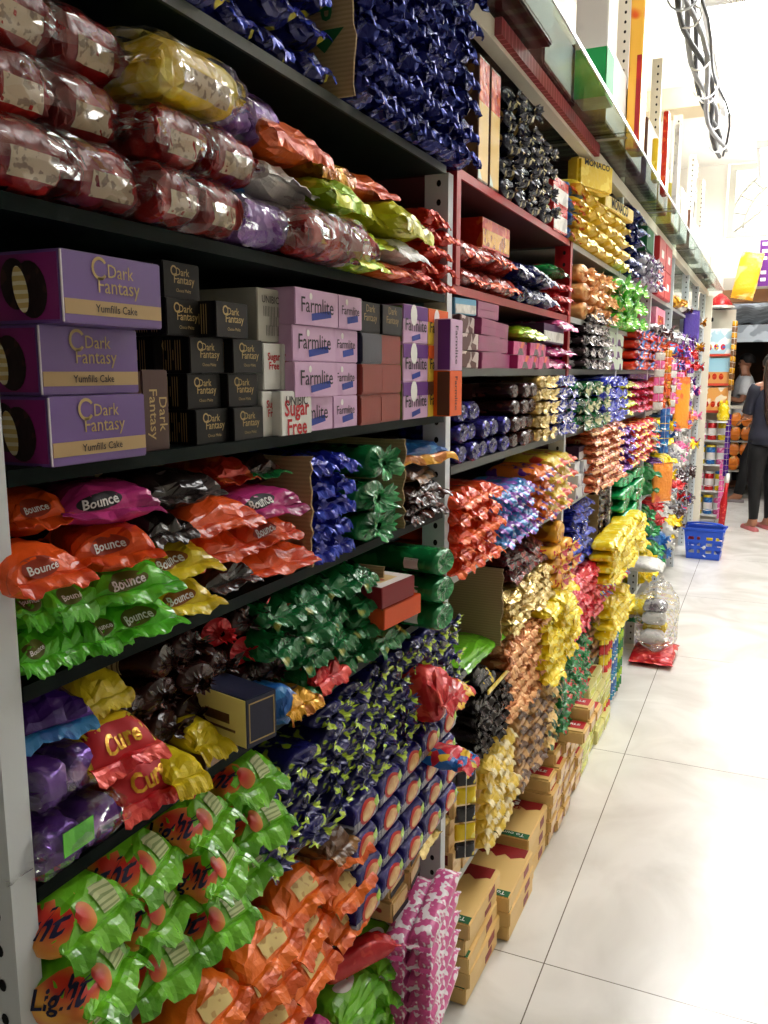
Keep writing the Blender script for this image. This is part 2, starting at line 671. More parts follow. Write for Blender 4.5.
def floor_mat():
    mt, nt, out = nodes('polished_floor_tile')
    N, Lk = nt.nodes, nt.links
    p = N.new('ShaderNodeBsdfPrincipled')
    Lk.new(p.outputs[0], out.inputs[0])
    p.inputs['Roughness'].default_value = 0.22
    tc = N.new('ShaderNodeTexCoord')
    ns = N.new('ShaderNodeTexNoise'); ns.inputs['Scale'].default_value = 2.2; ns.inputs['Detail'].default_value = 5; ns.inputs['Distortion'].default_value = 1.6
    Lk.new(tc.outputs['Object'], ns.inputs['Vector'])
    rp = N.new('ShaderNodeValToRGB')
    rp.color_ramp.elements[0].position = 0.32; rp.color_ramp.elements[0].color = lin((206, 203, 196))
    rp.color_ramp.elements[1].position = 0.62; rp.color_ramp.elements[1].color = lin((230, 228, 223))
    Lk.new(ns.outputs['Fac'], rp.inputs['Fac'])
    mp = N.new('ShaderNodeMapping')
    mp.inputs['Rotation'].default_value = (0, 0, PI / 2)
    mp.inputs['Location'].default_value = (-1.963, 0.167, 0)
    Lk.new(tc.outputs['Object'], mp.inputs['Vector'])
    mp2 = N.new('ShaderNodeSeparateXYZ'); Lk.new(tc.outputs['Object'], mp2.inputs[0])

    def groove(sock, off, step):
        a = N.new('ShaderNodeMath'); a.operation = 'SUBTRACT'; a.inputs[1].default_value = off
        Lk.new(sock, a.inputs[0])
        b = N.new('ShaderNodeMath'); b.operation = 'PINGPONG'; b.inputs[1].default_value = step / 2
        Lk.new(a.outputs[0], b.inputs[0])
        c = N.new('ShaderNodeMath'); c.operation = 'LESS_THAN'; c.inputs[1].default_value = 0.0016
        Lk.new(b.outputs[0], c.inputs[0])
        return c.outputs[0]
    gx = groove(mp2.outputs[0], 0.167, 1.30)
    gy = groove(mp2.outputs[1], 1.963, 1.332)
    mx = N.new('ShaderNodeMath'); mx.operation = 'MAXIMUM'
    Lk.new(gx, mx.inputs[0]); Lk.new(gy, mx.inputs[1])
    mix = N.new('ShaderNodeMix'); mix.data_type = 'RGBA'
    Lk.new(mx.outputs[0], mix.inputs[0])
    Lk.new(rp.outputs[0], mix.inputs[6]); mix.inputs[7].default_value = lin((120, 114, 104))
    Lk.new(mix.outputs[2], p.inputs['Base Color'])
    return mt


CEIL = 3.5
XR = 2.3          # far side of the aisle
Y0, Y1 = -1.6, 9.35
white_wall = paper('painted_wall', (226, 222, 212), rough=0.7)
structure('floor', MB().box(-1.0, XR + .5, Y0 - .1, 16, -0.05, 0), floor_mat())
structure('ceiling', MB().box(-0.6, XR, Y0, Y1, CEIL, CEIL + 0.08), paper('ceiling_white', (240, 238, 232), rough=0.8))
structure('wall_left', MB().box(-0.6, -0.52, Y0, Y1, 0, CEIL), white_wall)
structure('wall_right', MB().box(XR, XR + 0.08, Y0, Y1, 0, CEIL), white_wall)
structure('wall_back', MB().box(-0.6, XR, Y0 - 0.08, Y0, 0, CEIL), white_wall)
# street front: piers, brown lintel board and a barred transom light
w = MB()
w.box(-0.6, 0.10, Y1, Y1 + 0.12, 0, CEIL); w.box(1.9, XR + .08, Y1, Y1 + 0.12, 0, CEIL); w.box(0.10, 1.9, Y1, Y1 + 0.12, 2.42, 2.78)
structure('wall_front', w, white_wall)
structure('trim_1', MB().box(0.10, 1.9, Y1 - 0.05, Y1 + 0.14, 2.18, 2.3), paper('brown_lintel', (128, 92, 62), rough=0.5))
structure('trim_2', MB().box(0.10, 1.9, Y1 - 0.01, Y1 + 0.14, 2.3, 2.42), paper('grey_lintel', (176, 172, 160), rough=0.5))
structure('beam_1', MB().box(-0.5, XR, 6.75, 7.05, 3.36, CEIL), paper('beam_paint', (222, 208, 178), rough=0.8))

# transom window: frame with an arch of bars
w = MB()
fx0, fx1, fz0, fz1 = 0.10, 1.5, 2.80, 3.48
yy = Y1 - 0.035
w.box(fx0, fx1, yy - 0.03, yy + 0.03, fz0, fz0 + 0.05); w.box(fx0, fx1, yy - 0.03, yy + 0.03, fz1 - 0.05, fz1)
w.box(fx0, fx0 + 0.06, yy - 0.028, yy + 0.028, fz0 + .0505, fz1 - .0505); w.box(fx1 - 0.06, fx1, yy - 0.028, yy + 0.028, fz0 + .0505, fz1 - .0505)
frame_m = paper('transom_frame', (190, 188, 176), rough=0.5)
cx, cr = 0.8, 0.62
for rr in (0.62, 0.50):
    w.tube([(cx + rr * math.cos(t) * 1.1, yy, fz0 + 0.08 + rr * math.sin(t)) for t in [PI * i / 24 for i in range(25)]], 0.012, 6)
for i in range(1, 12):
    t = PI * i / 12
    w.tube([(cx + 0.5 * 1.1 * math.cos(t), yy, fz0 + .08 + 0.5 * math.sin(t)), (cx + 0.62 * 1.1 * math.cos(t), yy, fz0 + .08 + .62 * math.sin(t))], 0.009, 5)
w.tube([(fx0, yy, fz0), (cx, yy, fz0 + 0.55)], 0.012, 6)
o = structure('window_1', w, frame_m)
pane = obj('pane', MB().box(fx0 - .02, 1.92, yy + 0.031, yy + 0.034, fz0 - .03, CEIL - .002).mesh('pane', emit('daylit_frosted_pane', (1, 0.98, 0.93, 1), 1.5)), o)
pane['label'] = 'bright frosted pane'

# outside: dark street with a grey awning and brown backdrop
structure('exterior_street_wall', MB().box(-3.5, 6, 15.5, 15.6, 0, 5), foil('dark_street', (30, 22, 16), (92, 58, 26), 'noise', 1.6, .56, rough=.9, bump=0, soft=.1))
aw = MB()
for i in range(24):
    x0 = -0.8 + i * 0.16
    aw.box(x0, x0 + 0.15, 9.5, 11.2, 2.27 - 0.0, 2.29)
awm = foil('awning_metal', (150, 158, 166), (196, 204, 210), 'noise', 6, .5, rough=.45, metal=.2, bump=.2, bscale=8)
a = bpy.data.objects.new('awning', None); COL.objects.link(a); a.location = (0, 0, 0)
tag(a, 'grey corrugated awning sloping outside the shop entrance', 'awning')
v = []; f = []
for j in range(2):
    for i in range(61):
        v.append((-0.8 + i * 0.065, 9.55 + j * 2.2, 2.30 - j * 0.20 + 0.012 * math.sin(i * 1.6)))
for i in range(60):
    f.append((i, i + 1, 61 + i + 1, 61 + i))
sheet = MB().add(v, f).mesh('sheet', awm)
so = obj('sheet', sheet, a)
md = so.modifiers.new('thick', 'SOLIDIFY'); md.thickness = 0.01
obj('fascia', MB().box(-0.8, 3.1, 11.7, 11.74, 1.87, 2.08).mesh('fascia', awm), a)
for xx in (-0.7, 3.0):
    obj('post', MB().tube([(xx, 11.72, 0), (xx, 11.72, 1.9)], 0.03, 8).mesh('post', awm), a)

# ------------------------------------------------------------------ ceiling lights
lamp_m = emit('lamp_diffuser', (1.0, 0.99, 0.97, 1), 11.5)
lamp_near = emit('lamp_diffuser_dim', (1.0, 0.99, 0.97, 1), 6.5)
rim_m = paper('lamp_rim', (235, 235, 235), rough=0.4)


def ceiling_light(x, y, w, l, label, dm=None):
    t = bpy.data.objects.new('ceiling_light', None); COL.objects.link(t); t.location = (x, y, CEIL - .22)
    tag(t, label, 'ceiling light', 'ceiling lights over the aisle')
    b = MB()
    b.box(-w / 2 - .03, -w / 2, -l / 2 - .03, l / 2 + .03, -0.06, 0); b.box(w / 2, w / 2 + .03, -l / 2 - .03, l / 2 + .03, -0.06, 0)
    b.box(-w / 2, w / 2, -l / 2 - .03, -l / 2, -0.06, 0); b.box(-w / 2, w / 2, l / 2, l / 2 + .03, -0.06, 0)
    for sx_ in (-1, 1):
        b.tube([(sx_ * w * .4, 0, -.01), (sx_ * w * .4, 0, .219)], .006, 6)
    obj('frame', b.mesh('frame', rim_m), t)
    obj('diffuser', MB().box(-w / 2, w / 2, -l / 2, l / 2, -0.05, -0.01).mesh('diffuser', dm or lamp_m), t)


ceiling_light(0.95, 2.6, 0.6, 1.2, 'white light panel on the ceiling over the near racks', lamp_near)
ceiling_light(0.55, 5.6, 0.7, 1.9, 'broad white light panel on the ceiling before the beam')
ceiling_light(0.7, 8.2, 0.6, 1.2, 'white light panel on the ceiling beyond the beam')

# ------------------------------------------------------------------ racks
post_m = paper('grey_enamel', (206, 212, 216), rough=0.4)
hole_m = paper('slot_dark', (22, 22, 22), rough=0.9)
board_m = paper('dark_green_board', (14, 26, 24), rough=0.45, spec=.15)
steel_m = paper('steel_board', (120, 122, 118), rough=0.4)
dark_m = paper('dark_back', (30, 29, 30), rough=0.8)
red_m = paper('red_enamel', (168, 26, 34), rough=0.35)
cream_m = paper('cream_enamel', (222, 214, 196), rough=0.45)


def upright(parent, y, z0, z1, mat, fl=0.028, dep=0.05, x=-0.002):
    b = MB()
    b.box(x - 0.003, x, y - fl, y, z0, z1)                # face towards the aisle
    b.box(x - dep, x - 0.003, y - fl, y - fl + 0.003, z0, z1)   # flange towards the camera
    u = obj('upright', b.mesh('upright', mat), parent)
    h = MB()
    n = int((z1 - z0) / 0.036)
    for i in range(n):
        zc = z0 + 0.03 + i * 0.036
        q = [(x - dep * 0.40 + 0.0048 * math.cos(t), y - fl - 0.0006, zc + 0.0065 * math.sin(t)) for t in [2 * PI * k / 10 for k in range(10)]]
        h.add(q, [tuple(range(10))], 0, False)
    obj('slot_hole', h.mesh('slot_hole', hole_m), u)['kind'] = 'stuff'
    return u


def board(parent, y0, y1, z, mat, th=0.02, depth=0.46, edge=None, x1=-0.006):
    """shelf board whose top is at z"""
    s = obj('shelf', MB().box(x1 - depth, x1 - 0.001, y0, y1, z - th, z).mesh('shelf', mat), parent)
    obj('edge_strip', MB().box(x1 - 0.001, x1 + 0.004, y0, y1, z - th - 0.001, z + 0.001).mesh('edge_strip', edge or mat), s)
    return s


ZB1 = dict(S0=1.893, S1=1.650, S2=1.414, S3=1.216, S4=1.016, S45=0.80, S5=0.565, S6=0.075)
ZB2 = dict(R0=1.905, R1=1.675, R2=1.508, R3=1.303, R4=1.062, R5=0.82, R6=0.58, R7=0.315)
PY = [0.535, 1.672, 2.79, 3.74, 4.76, 5.80, 6.85, 7.75, 8.56]


def rack(i, label):
    t = bpy.data.objects.new('display_rack', None); COL.objects.link(t)
    t.location = (0, 0, 0)
    return tag(t, label, 'shelf rack', 'shelf racks along the wall')


r1 = rack(0, 'grey slotted rack with dark green shelves nearest the camera')
r1['label'] = 'grey slotted steel rack with dark green shelf boards holding the black cartons'
upright(r1, PY[0], 0, 2.23, post_m)
upright(r1, PY[1], 0, 1.885, post_m)
edge_g = paper('shelf_edge_green', (5, 18, 15), rough=0.5, spec=.06)
edge_gr = paper('shelf_edge_grey', (60, 66, 62), rough=0.3)
for k, z in ZB1.items():
    board(r1, PY[0] + 0.002, PY[1] - 0.04, z, board_m, edge=edge_gr if k in ('S0', 'S45') else edge_g, th=0.012 if k in ('S0', 'S45') else 0.013)
obj('back_panel', MB().box(-0.50, -0.485, PY[0] - .6, PY[1], 0, 2.2).mesh('back_panel', dark_m), r1)
racks = [r1]
names = ['steel rack with red edged upper shelves holding magenta cartons', 'steel rack behind the red post with the yellow packs on top',
         'steel rack behind the second white post with the red cartons on top', 'far steel rack hung with strips of sweets beside orange pouch',
         'far steel rack of silver wrapped sweets before the basket', 'steel rack of dark wrapped sweets just behind the blue basket', 'last steel rack ending at the tall cream post']
lgt = paper('shelf_edge_light', (168, 172, 168), rough=0.35)
for i in range(1, 8):
    t = rack(i, names[i - 1])
    racks.append(t)
    if i == 1:
        upright(t, PY[2], 1.3, 1.905, red_m, x=-0.001)
        upright(t, PY[2] - .0015, 0, 1.298, post_m)
        obj('red_post', MB().box(-0.02, 0.004, PY[1] + 0.005, PY[1] + 0.03, 1.675, 1.905).mesh('red_post', red_m), t)
    else:
        upright(t, PY[i + 1], 0, 2.215, post_m)
        if i < 7:
            upright(t, PY[i + 1] - 0.002, 2.262, 3.05, cream_m)
    for k, z in ZB2.items():
        red = (i == 1 and k in ('R0', 'R1'))
        board(t, PY[i] + 0.006, PY[i + 1] - 0.042, z, steel_m if not red else paper('dark_red_board', (70, 26, 28)), edge=red_m if red else (edge_gr if (i == 1 and k in ('R5', 'R6')) or k in ('R2', 'R3') else lgt), th=0.016)  # dark grey edges at the middle levels put shelf shadow into the colour
    obj('back_panel', MB().box(-0.50, -0.485, PY[i] + .005, PY[i + 1], 0, 2.2).mesh('back_panel', dark_m), t)

# canopy: cream front beam, red shelf strip and the overhead glass shelf
b = bpy.data.objects.new('overhead_beam', None); COL.objects.link(b); b.location = (0, 0, 2.2)
tag(b, 'long cream beam over the racks with a red plastic strip', 'beam')
obj('beam', MB().box(-0.03, 0.005, 0.2, 8.83, 0.005, 0.05).mesh('beam', cream_m), b)
q = MB().box(0.0055, 0.022, 1.9, 3.05, 0.016, 0.052)
sx = obj('price_strip', q.mesh('price_strip', paper('red_strip', (128, 12, 22), (176, 90, 96), pat='wave', scale=11, axis=1, rough=.4, thr=.93, spec=.2, bump=0)), b)
sx['label'] = 'red plastic price strip'
t = bpy.data.objects.new('cream_end_post', None); COL.objects.link(t); t.location = (0, 8.60, 0)
tag(t, 'tall cream end post at the far end of the racks', 'post')
obj('post', MB().box(-0.06, 0.055, 0.0, 0.05, 0, 2.195).mesh('post', cream_m), t)
obj('bolt', MB().lathe([(0.02, 0), (0.02, 0.012), (0.012, 0.016)], 10, 'x', (0.055, 0.025, 1.98)).mesh('bolt', hole_m), t)
gm = glass_mat('shelf_glass', (0.70, 0.76, 0.73, 1))
ge = paper('glass_edge', (196, 206, 200), rough=0.15)
gy = [1.2, 2.95, 4.35, 5.75, 7.2, 8.8]
for i in range(5):
    t = bpy.data.objects.new('glass_shelf', None); COL.objects.link(t); t.location = (0, gy[i], 2.252)
    tag(t, 'overhead glass shelf pane, %s from the near end' % ORD[i], 'glass shelf', 'overhead glass shelves')
    L = gy[i + 1] - gy[i] - 0.01
    obj('pane', MB().box(-0.47, 0.137, 0, L, 0, 0.008).mesh('pane', gm), t)
    obj('edge', MB().box(0.1372, 0.141, 0, L, -0.001, 0.009).mesh('edge', ge), t)
    obj('bracket', MB().box(-0.46, 0.12, 0.02, 0.05, -0.0015, -0.0005).mesh('bracket', steel_m), t)

# ------------------------------------------------------------------ colours of the packs
F = {}
F['navy'] = foil('navy_foil', (20, 28, 104), (60, 74, 160), 'noise', 50, .6, rough=.2, metal=.5, bump=.45)
F['navy_yellow'] = foil('navy_yellow_foil', (22, 26, 96), (196, 186, 60), 'noise', 26, .60, rough=.25, metal=.2)
F['bread'] = paper('beige_card', (176, 156, 118))
F['red_b'] = foil('red_pack', (124, 16, 16), (164, 36, 30), 'noise', 30, .56, rough=.25)
F['red_label'] = paper('beige_print', (206, 188, 160), (150, 130, 110), pat='noise', scale=120, thr=.6)
F['yellow'] = foil('yellow_foil', (226, 190, 26), (246, 226, 90), 'noise', 30, .6, rough=.3)
F['purple'] = foil('purple_foil', (112, 62, 150), (162, 112, 190), 'noise', 40, .55, rough=.25, metal=.2)
F['blue'] = foil('blue_foil', (24, 92, 170), (60, 140, 206), 'noise', 40, .55)
F['pinkstick'] = foil('pink_stick', (206, 84, 146), (240, 232, 238), 'noise', 60, .53, rough=.3)
F['white'] = foil('white_wrap', (214, 212, 206), (186, 184, 180), 'noise', 30, .58, rough=.35)
F['orange'] = foil('orange_foil', (224, 98, 28), (196, 66, 20), 'noise', 22, .56, rough=.3, metal=.15)
F['gold'] = foil('gold_foil', (206, 150, 36), (160, 92, 20), 'noise', 26, .56, rough=.25, metal=.4)
F['lime'] = foil('lime_foil', (150, 190, 30), (206, 212, 60), 'noise', 24, .54, rough=.25, metal=.2)
F['limeyellow'] = foil('lime_yellow_foil', (206, 206, 36), (170, 170, 30), 'noise', 22, .58, rough=.25, metal=.15)
F['redorange'] = foil('red_orange_foil', (196, 44, 24), (224, 92, 40), 'noise', 30, .56, rough=.25, metal=.2)
F['green'] = foil('bright_green_pouch', (92, 196, 44), (70, 170, 30), 'noise', 20, .58, rough=.18, coat=.2)
F['pouch_orange'] = foil('orange_pouch', (228, 84, 26), (206, 62, 14), 'noise', 20, .58, rough=.25)
F['pouch_yellow'] = foil('yellow_pouch', (224, 200, 36), (200, 172, 20), 'noise', 22, .58, rough=.25)
F['magenta'] = foil('magenta_pouch', (196, 56, 130), (160, 36, 104), 'noise', 22, .58, rough=.22)
F['darkpack'] = foil('black_brown_foil', (34, 26, 24), (70, 58, 56), 'noise', 30, .62, rough=.2)
F['choc'] = foil('dark_chocolate_foil', (52, 24, 20), (92, 40, 30), 'noise', 26, .6, rough=.22)
F['blue2'] = foil('royal_blue_foil', (26, 36, 150), (52, 74, 196), 'noise', 40, .58, rough=.22, metal=.2)
F['dgreen'] = foil('dark_green_foil', (18, 112, 56), (40, 150, 78), 'noise', 30, .56, rough=.22, metal=.2)
F['dgreen_y'] = foil('dark_green_yellow_foil', (16, 104, 50), (176, 166, 60), 'noise', 16, .68, rough=.25, metal=.1)
F['light'] = foil('light_green_pack', (112, 190, 40), (86, 160, 28), 'noise', 16, .58, rough=.18, coat=.2)
F['dpurple'] = foil('deep_purple_foil', (66, 30, 120), (110, 64, 170), 'noise', 30, .6, rough=.22, metal=.2)
F['navy_lime'] = foil('navy_lime_foil', (26, 26, 92), (178, 206, 54), 'noise', 34, .60, rough=.22, metal=.1)
F['navy2'] = foil('navy_violet_pack', (24, 18, 104), (40, 32, 140), 'noise', 30, .6, rough=.25, metal=.1)
F['silver_band'] = foil('silver_band', (150, 150, 158), (96, 96, 110), 'wave', 30, .6, axis=0, rough=.3, metal=.3)
F['violetbag'] = foil('violet_crinkled', (100, 52, 150), (190, 150, 214), 'noise', 26, .6, rough=.16, metal=.3, bump=.7, bscale=45)  # pale second tone paints the crinkle highlights into the colour
F['orange2'] = foil('deep_orange_pack', (232, 108, 20), (204, 80, 14), 'noise', 16, .58, rough=.28, metal=.1)
F['pinkwhite'] = foil('pink_white_pack', (236, 228, 236), (196, 70, 130), 'wave', 9, .5, axis=0, rough=.3)
F['cream'] = foil('cream_pack', (226, 190, 128), (206, 160, 92), 'noise', 14, .6, rough=.35)
F['creamred'] = foil('cream_red_pack', (222, 186, 126), (150, 40, 34), 'noise', 30, .58, rough=.3, c3=(70, 40, 26))
F['brown'] = foil('brown_pack', (96, 62, 34), (150, 104, 52), 'noise', 30, .58, rough=.28)
F['red'] = foil('red_foil', (190, 26, 34), (220, 70, 60), 'noise', 30, .58, rough=.25, metal=.15)
F['copper'] = foil('copper_foil', (186, 116, 68), (226, 172, 120), 'noise', 40, .54, rough=.22, metal=.5)
F['paleg'] = foil('pale_gold_foil', (196, 166, 92), (236, 216, 150), 'noise', 40, .54, rough=.22, metal=.5)
F['peach'] = foil('peach_foil', (226, 158, 92), (244, 204, 140), 'noise', 40, .55, rough=.28, metal=.2)
F['silver'] = foil('silver_foil', (186, 186, 190), (110, 106, 120), 'noise', 46, .56, rough=.22, metal=.5)
F['brownsilver'] = foil('brown_silver_foil', (60, 44, 48), (206, 200, 200), 'noise', 50, .56, rough=.22, metal=.3)
F['darkyellow'] = foil('black_yellow_foil', (26, 22, 26), (206, 180, 50), 'noise', 40, .66, rough=.2)
F['navydisc'] = foil('navy_cream_foil', (16, 18, 40), (206, 192, 140), 'noise', 34, .62, rough=.22, metal=.15)
F['redyellow'] = foil('red_yellow_foil', (206, 40, 40), (240, 190, 60), 'noise', 34, .58, rough=.25, c3=(120, 30, 110))
F['yellow2'] = foil('lemon_foil', (240, 210, 20), (250, 236, 110), 'noise', 40, .58, rough=.25, metal=.15)
F['mix'] = foil('multi_colour_foil', (206, 40, 60), (240, 200, 60), 'vor', 60, .45, c3=(40, 110, 190), rough=.25)
F['teal'] = foil('teal_white_foil', (30, 130, 170), (226, 230, 226), 'noise', 50, .54, rough=.25)
F['greenred'] = foil('green_red_foil', (24, 120, 56), (196, 40, 50), 'noise', 20, .66, rough=.25)
F['pink'] = foil('pink_foil', (226, 100, 160), (246, 190, 216), 'noise', 40, .56, rough=.25)
F['violet'] = foil('violet_foil', (90, 36, 130), (140, 80, 180), 'noise', 40, .56, rough=.25, metal=.2)
CEL = cello()
T_gold = paper('gold_print', (176, 150, 96), rough=.4)
T_white = paper('white_print', (232, 230, 226))
T_red = paper('red_print', (186, 32, 40))
T_blue = paper('blue_print', (30, 44, 130))
T_navy = paper('navy_print', (24, 24, 60))
T_dark = paper('dark_print', (40, 34, 40))
T_green = paper('green_print', (26, 96, 52))
DISC = disc2d(28, 5)
RECT = rect2d(8, 4)
card = paper('corrugated_card', (166, 142, 104), (150, 128, 92), pat='wave', scale=50, axis=2, thr=.5, rough=.8)


def cardboard(y, z, h, x0, x1, seed, label, print_up=False):
    """torn side of a carton standing across the shelf"""
    rnd = random.Random(seed)
    n = 16
    vs, fs = [], []
    top = [(x0 + (x1 - x0) * i / 8, h - 0.004 * rnd.random()) for i in range(9)]
    fr = [(x1 - 0.008 * rnd.random(), h * (1 - i / n)) for i in range(1, n)]
    out = [(x0, 0)] + top[:-1] + [(x1 - .002, h * .99)] + fr + [(x1 - 0.004, 0)]
    m_ = len(out)
    for yy in (0, 0.004):
        vs += [(a, yy, b) for a, b in out]
    fs = [tuple(range(m_)), tuple(range(m_, 2 * m_))[::-1]]
    for i in range(m_):
        j = (i + 1) % m_
        fs.append((i, j, m_ + j, m_ + i))
    me = MB().add(vs, fs, 0, False).mesh('cardboard_sheet', card, True)
    parts = [('sheet', me)]
    if print_up:
        parts.append(('lettering', text_mesh('UP', 'y', x1 - 0.055, h * 0.50, 0.05, -0.0006, T_green, 0.02, rot=-PI / 2)))
        ar = MB().add([(x1 - .085, -.0006, h * .36), (x1 - .02, -.0006, h * .36), (x1 - .052, -.0006, h * .24)], [(0, 2, 1)], 0, False)
        parts.append(('arrow_print', ar.mesh('arrow_print', T_green)))
    return put('cardboard_divider', 'cardboard', label, None, parts, (0, y, z))


# ================================================================== FIRST RACK
B = ZB1
# --- top shelf: navy and yellow packs, torn carton, wall of navy packs
ya, yb = Y(176, 40), Y(333, 70)
v = V_wrap(3, (yb - ya) / 4 * .97, .049, .17, F['navy_yellow'], seed=3, crumple=.006, fin=.02, wave=.8, droop=.8, finw=.75, finmat=F['blue2'], pinch=.4)
stack('biscuit_pack', 'biscuit pack', 'navy and yellow pack before the torn carton', 'navy and yellow packs on the top shelf', v, ya, yb, B['S0'], 4, 4, .049, x=0.0, jr=.2)
cardboard(Y(357, 60, .03), B['S0'], .26, -.36, .03, 4, 'brown torn carton side printed with green arrow on the top shelf', True)
ya, yb = Y(363, 90, .03), Y(474, 110, .03)
pt = (yb - ya) / 7
v = V_wrap(5, pt * 1.0, .049, .115, F['navy'], seed=5, crumple=.010, fin=.042, wave=1.0, droop=1.0, finw=.7, pinch=.5, freq=30)
stack('navy_biscuit_pack', 'biscuit pack', 'crinkled navy foil pack', 'navy foil packs on the top shelf', v, ya, yb, B['S0'], 7, 7, .047, x=.03, jr=.25, stag=.1)
# --- second shelf: bags of packs in clear film
red_lab = lambda x0: None


def bag(L, W, H, seed, inner, n=2, label=True, innermat2=None):
    """clear film bag round n packs, lying along local x (-L..0)"""
    parts = []
    li = (L - 0.03) / n
    for k in range(n):
        mt = inner if not (innermat2 and k == n - 1) else innermat2
        b_, s_ = wrap(li * 0.97, W * .9, H * .9, seed * 7 + k, mt, e=3.2, crumple=.007, fin=.006, both=True, pinch=.3, wave=.2)
        M_ = Matrix.Translation((-0.015 - k * li, 0, H * .04))
        for me in [b_] + s_:
            me.transform(M_)
        sub = [('end_seal', s_[0]), ('end_seal', s_[1])]
        if label:
            lb = project(b_, *RECT, 'y', -0.015 - k * li - li * .45, H * .34, li * .55, H * .34, F['red_label'], .0008, name='barcode_label')
            sub.append(('barcode_label', lb))
        parts.append(('inner_pack', b_, None, sub))
    o_, s_ = wrap(L, W, H, seed, CEL, e=2.5, crumple=.010, fin=.026, both=True, pinch=.26, wave=.9, finw=.8, freq=22, nu=24, nv=30)
    parts.append(('clear_film', o_, 'crinkled clear film', [('film_end', s_[0]), ('film_end', s_[1])]))
    return parts


H1 = .068
bags = [  # px0, px1, py, level, material, label, inner count, x
    (-45, 142, 160, 0, 'red_b', 'clear film bag of red packs, bottom row, first from the near post', 2, .02),
    (128, 232, 190, 0, 'red_b', 'clear film bag of red packs, bottom row, second from the near post', 2, .03),
    (224, 290, 215, 0, 'purple', 'clear film bag of purple packs at the end of the bottom row', 1, .02),
    (-30, 134, 75, 1, 'red_b', 'clear film bag of red packs, middle row, first from the near post', 2, .0),
    (132, 254, 120, 1, 'red_b', 'clear film bag of red packs with white labels, middle row, above the second bag', 2, .02),
    (248, 300, 150, 1, 'purple', 'purple pack in clear film leaning behind the white wrapper', 1, -.03),
    (-25, 146, 20, 2, 'red_b', 'clear film bag of red packs, top row, cut by the upper shelf', 2, -.01),
    (128, 232, 50, 2, 'yellow', 'yellow pack in clear film on top of the red bags', 1, .03),
    (214, 290, 95, 2, 'purple', 'clear film bag of two purple packs in the top row', 2, .0),
]
for i, (a0, a1, py, lv, mt, lb, n, xx) in enumerate(bags):
    y0_, y1_ = Y(a0, py), Y(a1, py)
    P = bag(y1_ - y0_, .12, H1, 21 + i, F[mt], n, mt in ('red_b', 'yellow'))
    put('film_bag', 'bag of packs', lb, 'film wrapped bags on the second shelf', P, (xx - .06, y1_, B['S1'] + lv * (H1 - .004) + .001), (0, 0, PI / 2))
y0_, y1_ = Y(268, 225), Y(360, 235)
put('film_bag', 'bag of packs', 'pointed clear film bag of dull red packs beside the lime packs', 'film wrapped bags on the second shelf', bag(y1_ - y0_, .13, .075, 41, F['red_b'], 1, False), (.045 - .065, y1_, B['S1'] + .001), (0, 0, PI / 2))
y0_, y1_ = Y(222, 130), Y(268, 140)
put('film_bag', 'bag of packs', 'blue pack in clear film behind the labelled red bag', 'film wrapped bags on the second shelf', bag(y1_ - y0_, .10, .06, 43, F['blue'], 1, False), (-.07, y1_ + .01, B['S1'] + H1 * .95), (0, 0, PI / 2))

# loose pouches with fins towards the aisle
def pouch(px0, px1, py, z, mat, H, L=.14, seed=1, rz=0.0, x=.0, kind='biscuit_pouch', label='', group=None, fin=.026, crumple=.004, droop=.7, wave=.45, prints=None, finmat=None, pinch=.4, ry=0.0, e=2.3, finw=1.0, W=None, cat='biscuit pouch', pleat=.12):
    y0, y1 = Y(px0, py, x), Y(px1, py, x)
    W = W or (y1 - y0)
    body, seals = wrap(L, W, H, seed, F[mat] if isinstance(mat, str) else mat, e=e, crumple=crumple, fin=fin, droop=droop, wave=wave, pinch=pinch, finmat=finmat, finw=finw, both=True, pleat=pleat)
    parts = [('wrapper', body), ('end_seal', seals[0]), ('end_seal', seals[1])]
    if prints:
        parts += prints(body, W, H, L)
    return put(kind, cat, label, group, parts, (x, (y0 + y1) / 2, z), (0, ry, rz))


g = 'loose pouches at the end of the second shelf'
z1 = B['S1'] + .001
pouch(256, 322, 168, z1 + .07, 'white', .05, .10, 51, rz=.2, x=.0, label='white wrapper with notched edge behind the red film bag', group=g, fin=.03, droop=.2)
pouch(268, 325, 140, z1 + .125, 'orange', .055, .14, 52, x=.01, label='orange foil pouch folded over the white wrapper', group=g, droop=1.2, fin=.04)
pouch(318, 352, 150, z1 + .118, 'gold', .05, .14, 53, x=.0, label='gold foil pouch beside the folded orange pouch', group=g, droop=1.0)
pouch(345, 385, 150, z1 + .118, 'orange', .05, .14, 54, x=-.01, rz=-.2, label='orange and white pouch with dark tail under the upper shelf', group=g)
pouch(330, 366, 180, z1 + .075, 'lime', .05, .15, 55, x=.03, label='lime foil pouch in the middle of the heap', group=g, fin=.04, droop=1.2)
pouch(366, 394, 185, z1 + .075, 'limeyellow', .05, .14, 56, x=.0, label='lemon coloured pouch beside the lime one in the middle of the heap', group=g)
pouch(392, 436, 190, z1 + .072, 'limeyellow', .06, .16, 57, x=.03, rz=.15, label='large lemon yellow pouch near the dividing post', group=g, fin=.04, droop=1.1)
pouch(345, 392, 235, z1 + .028, 'lime', .045, .15, 58, x=.02, label='crumpled lime pouch low in the heap beside the film bag', group=g, crumple=.006)
pouch(392, 424, 228, z1 + .03, 'white', .04, .13, 59, x=.03, label='small white labelled packet under the lemon pouch', group=g)
pouch(352, 384, 262, z1, 'lime', .028, .14, 60, x=.03, label='flat lime pouch on the board below the crumpled lime pouch', group=g)
pouch(385, 410, 262, z1, 'orange', .028, .14, 61, x=.03, label='flat orange pouch on the board, first of two', group=g)
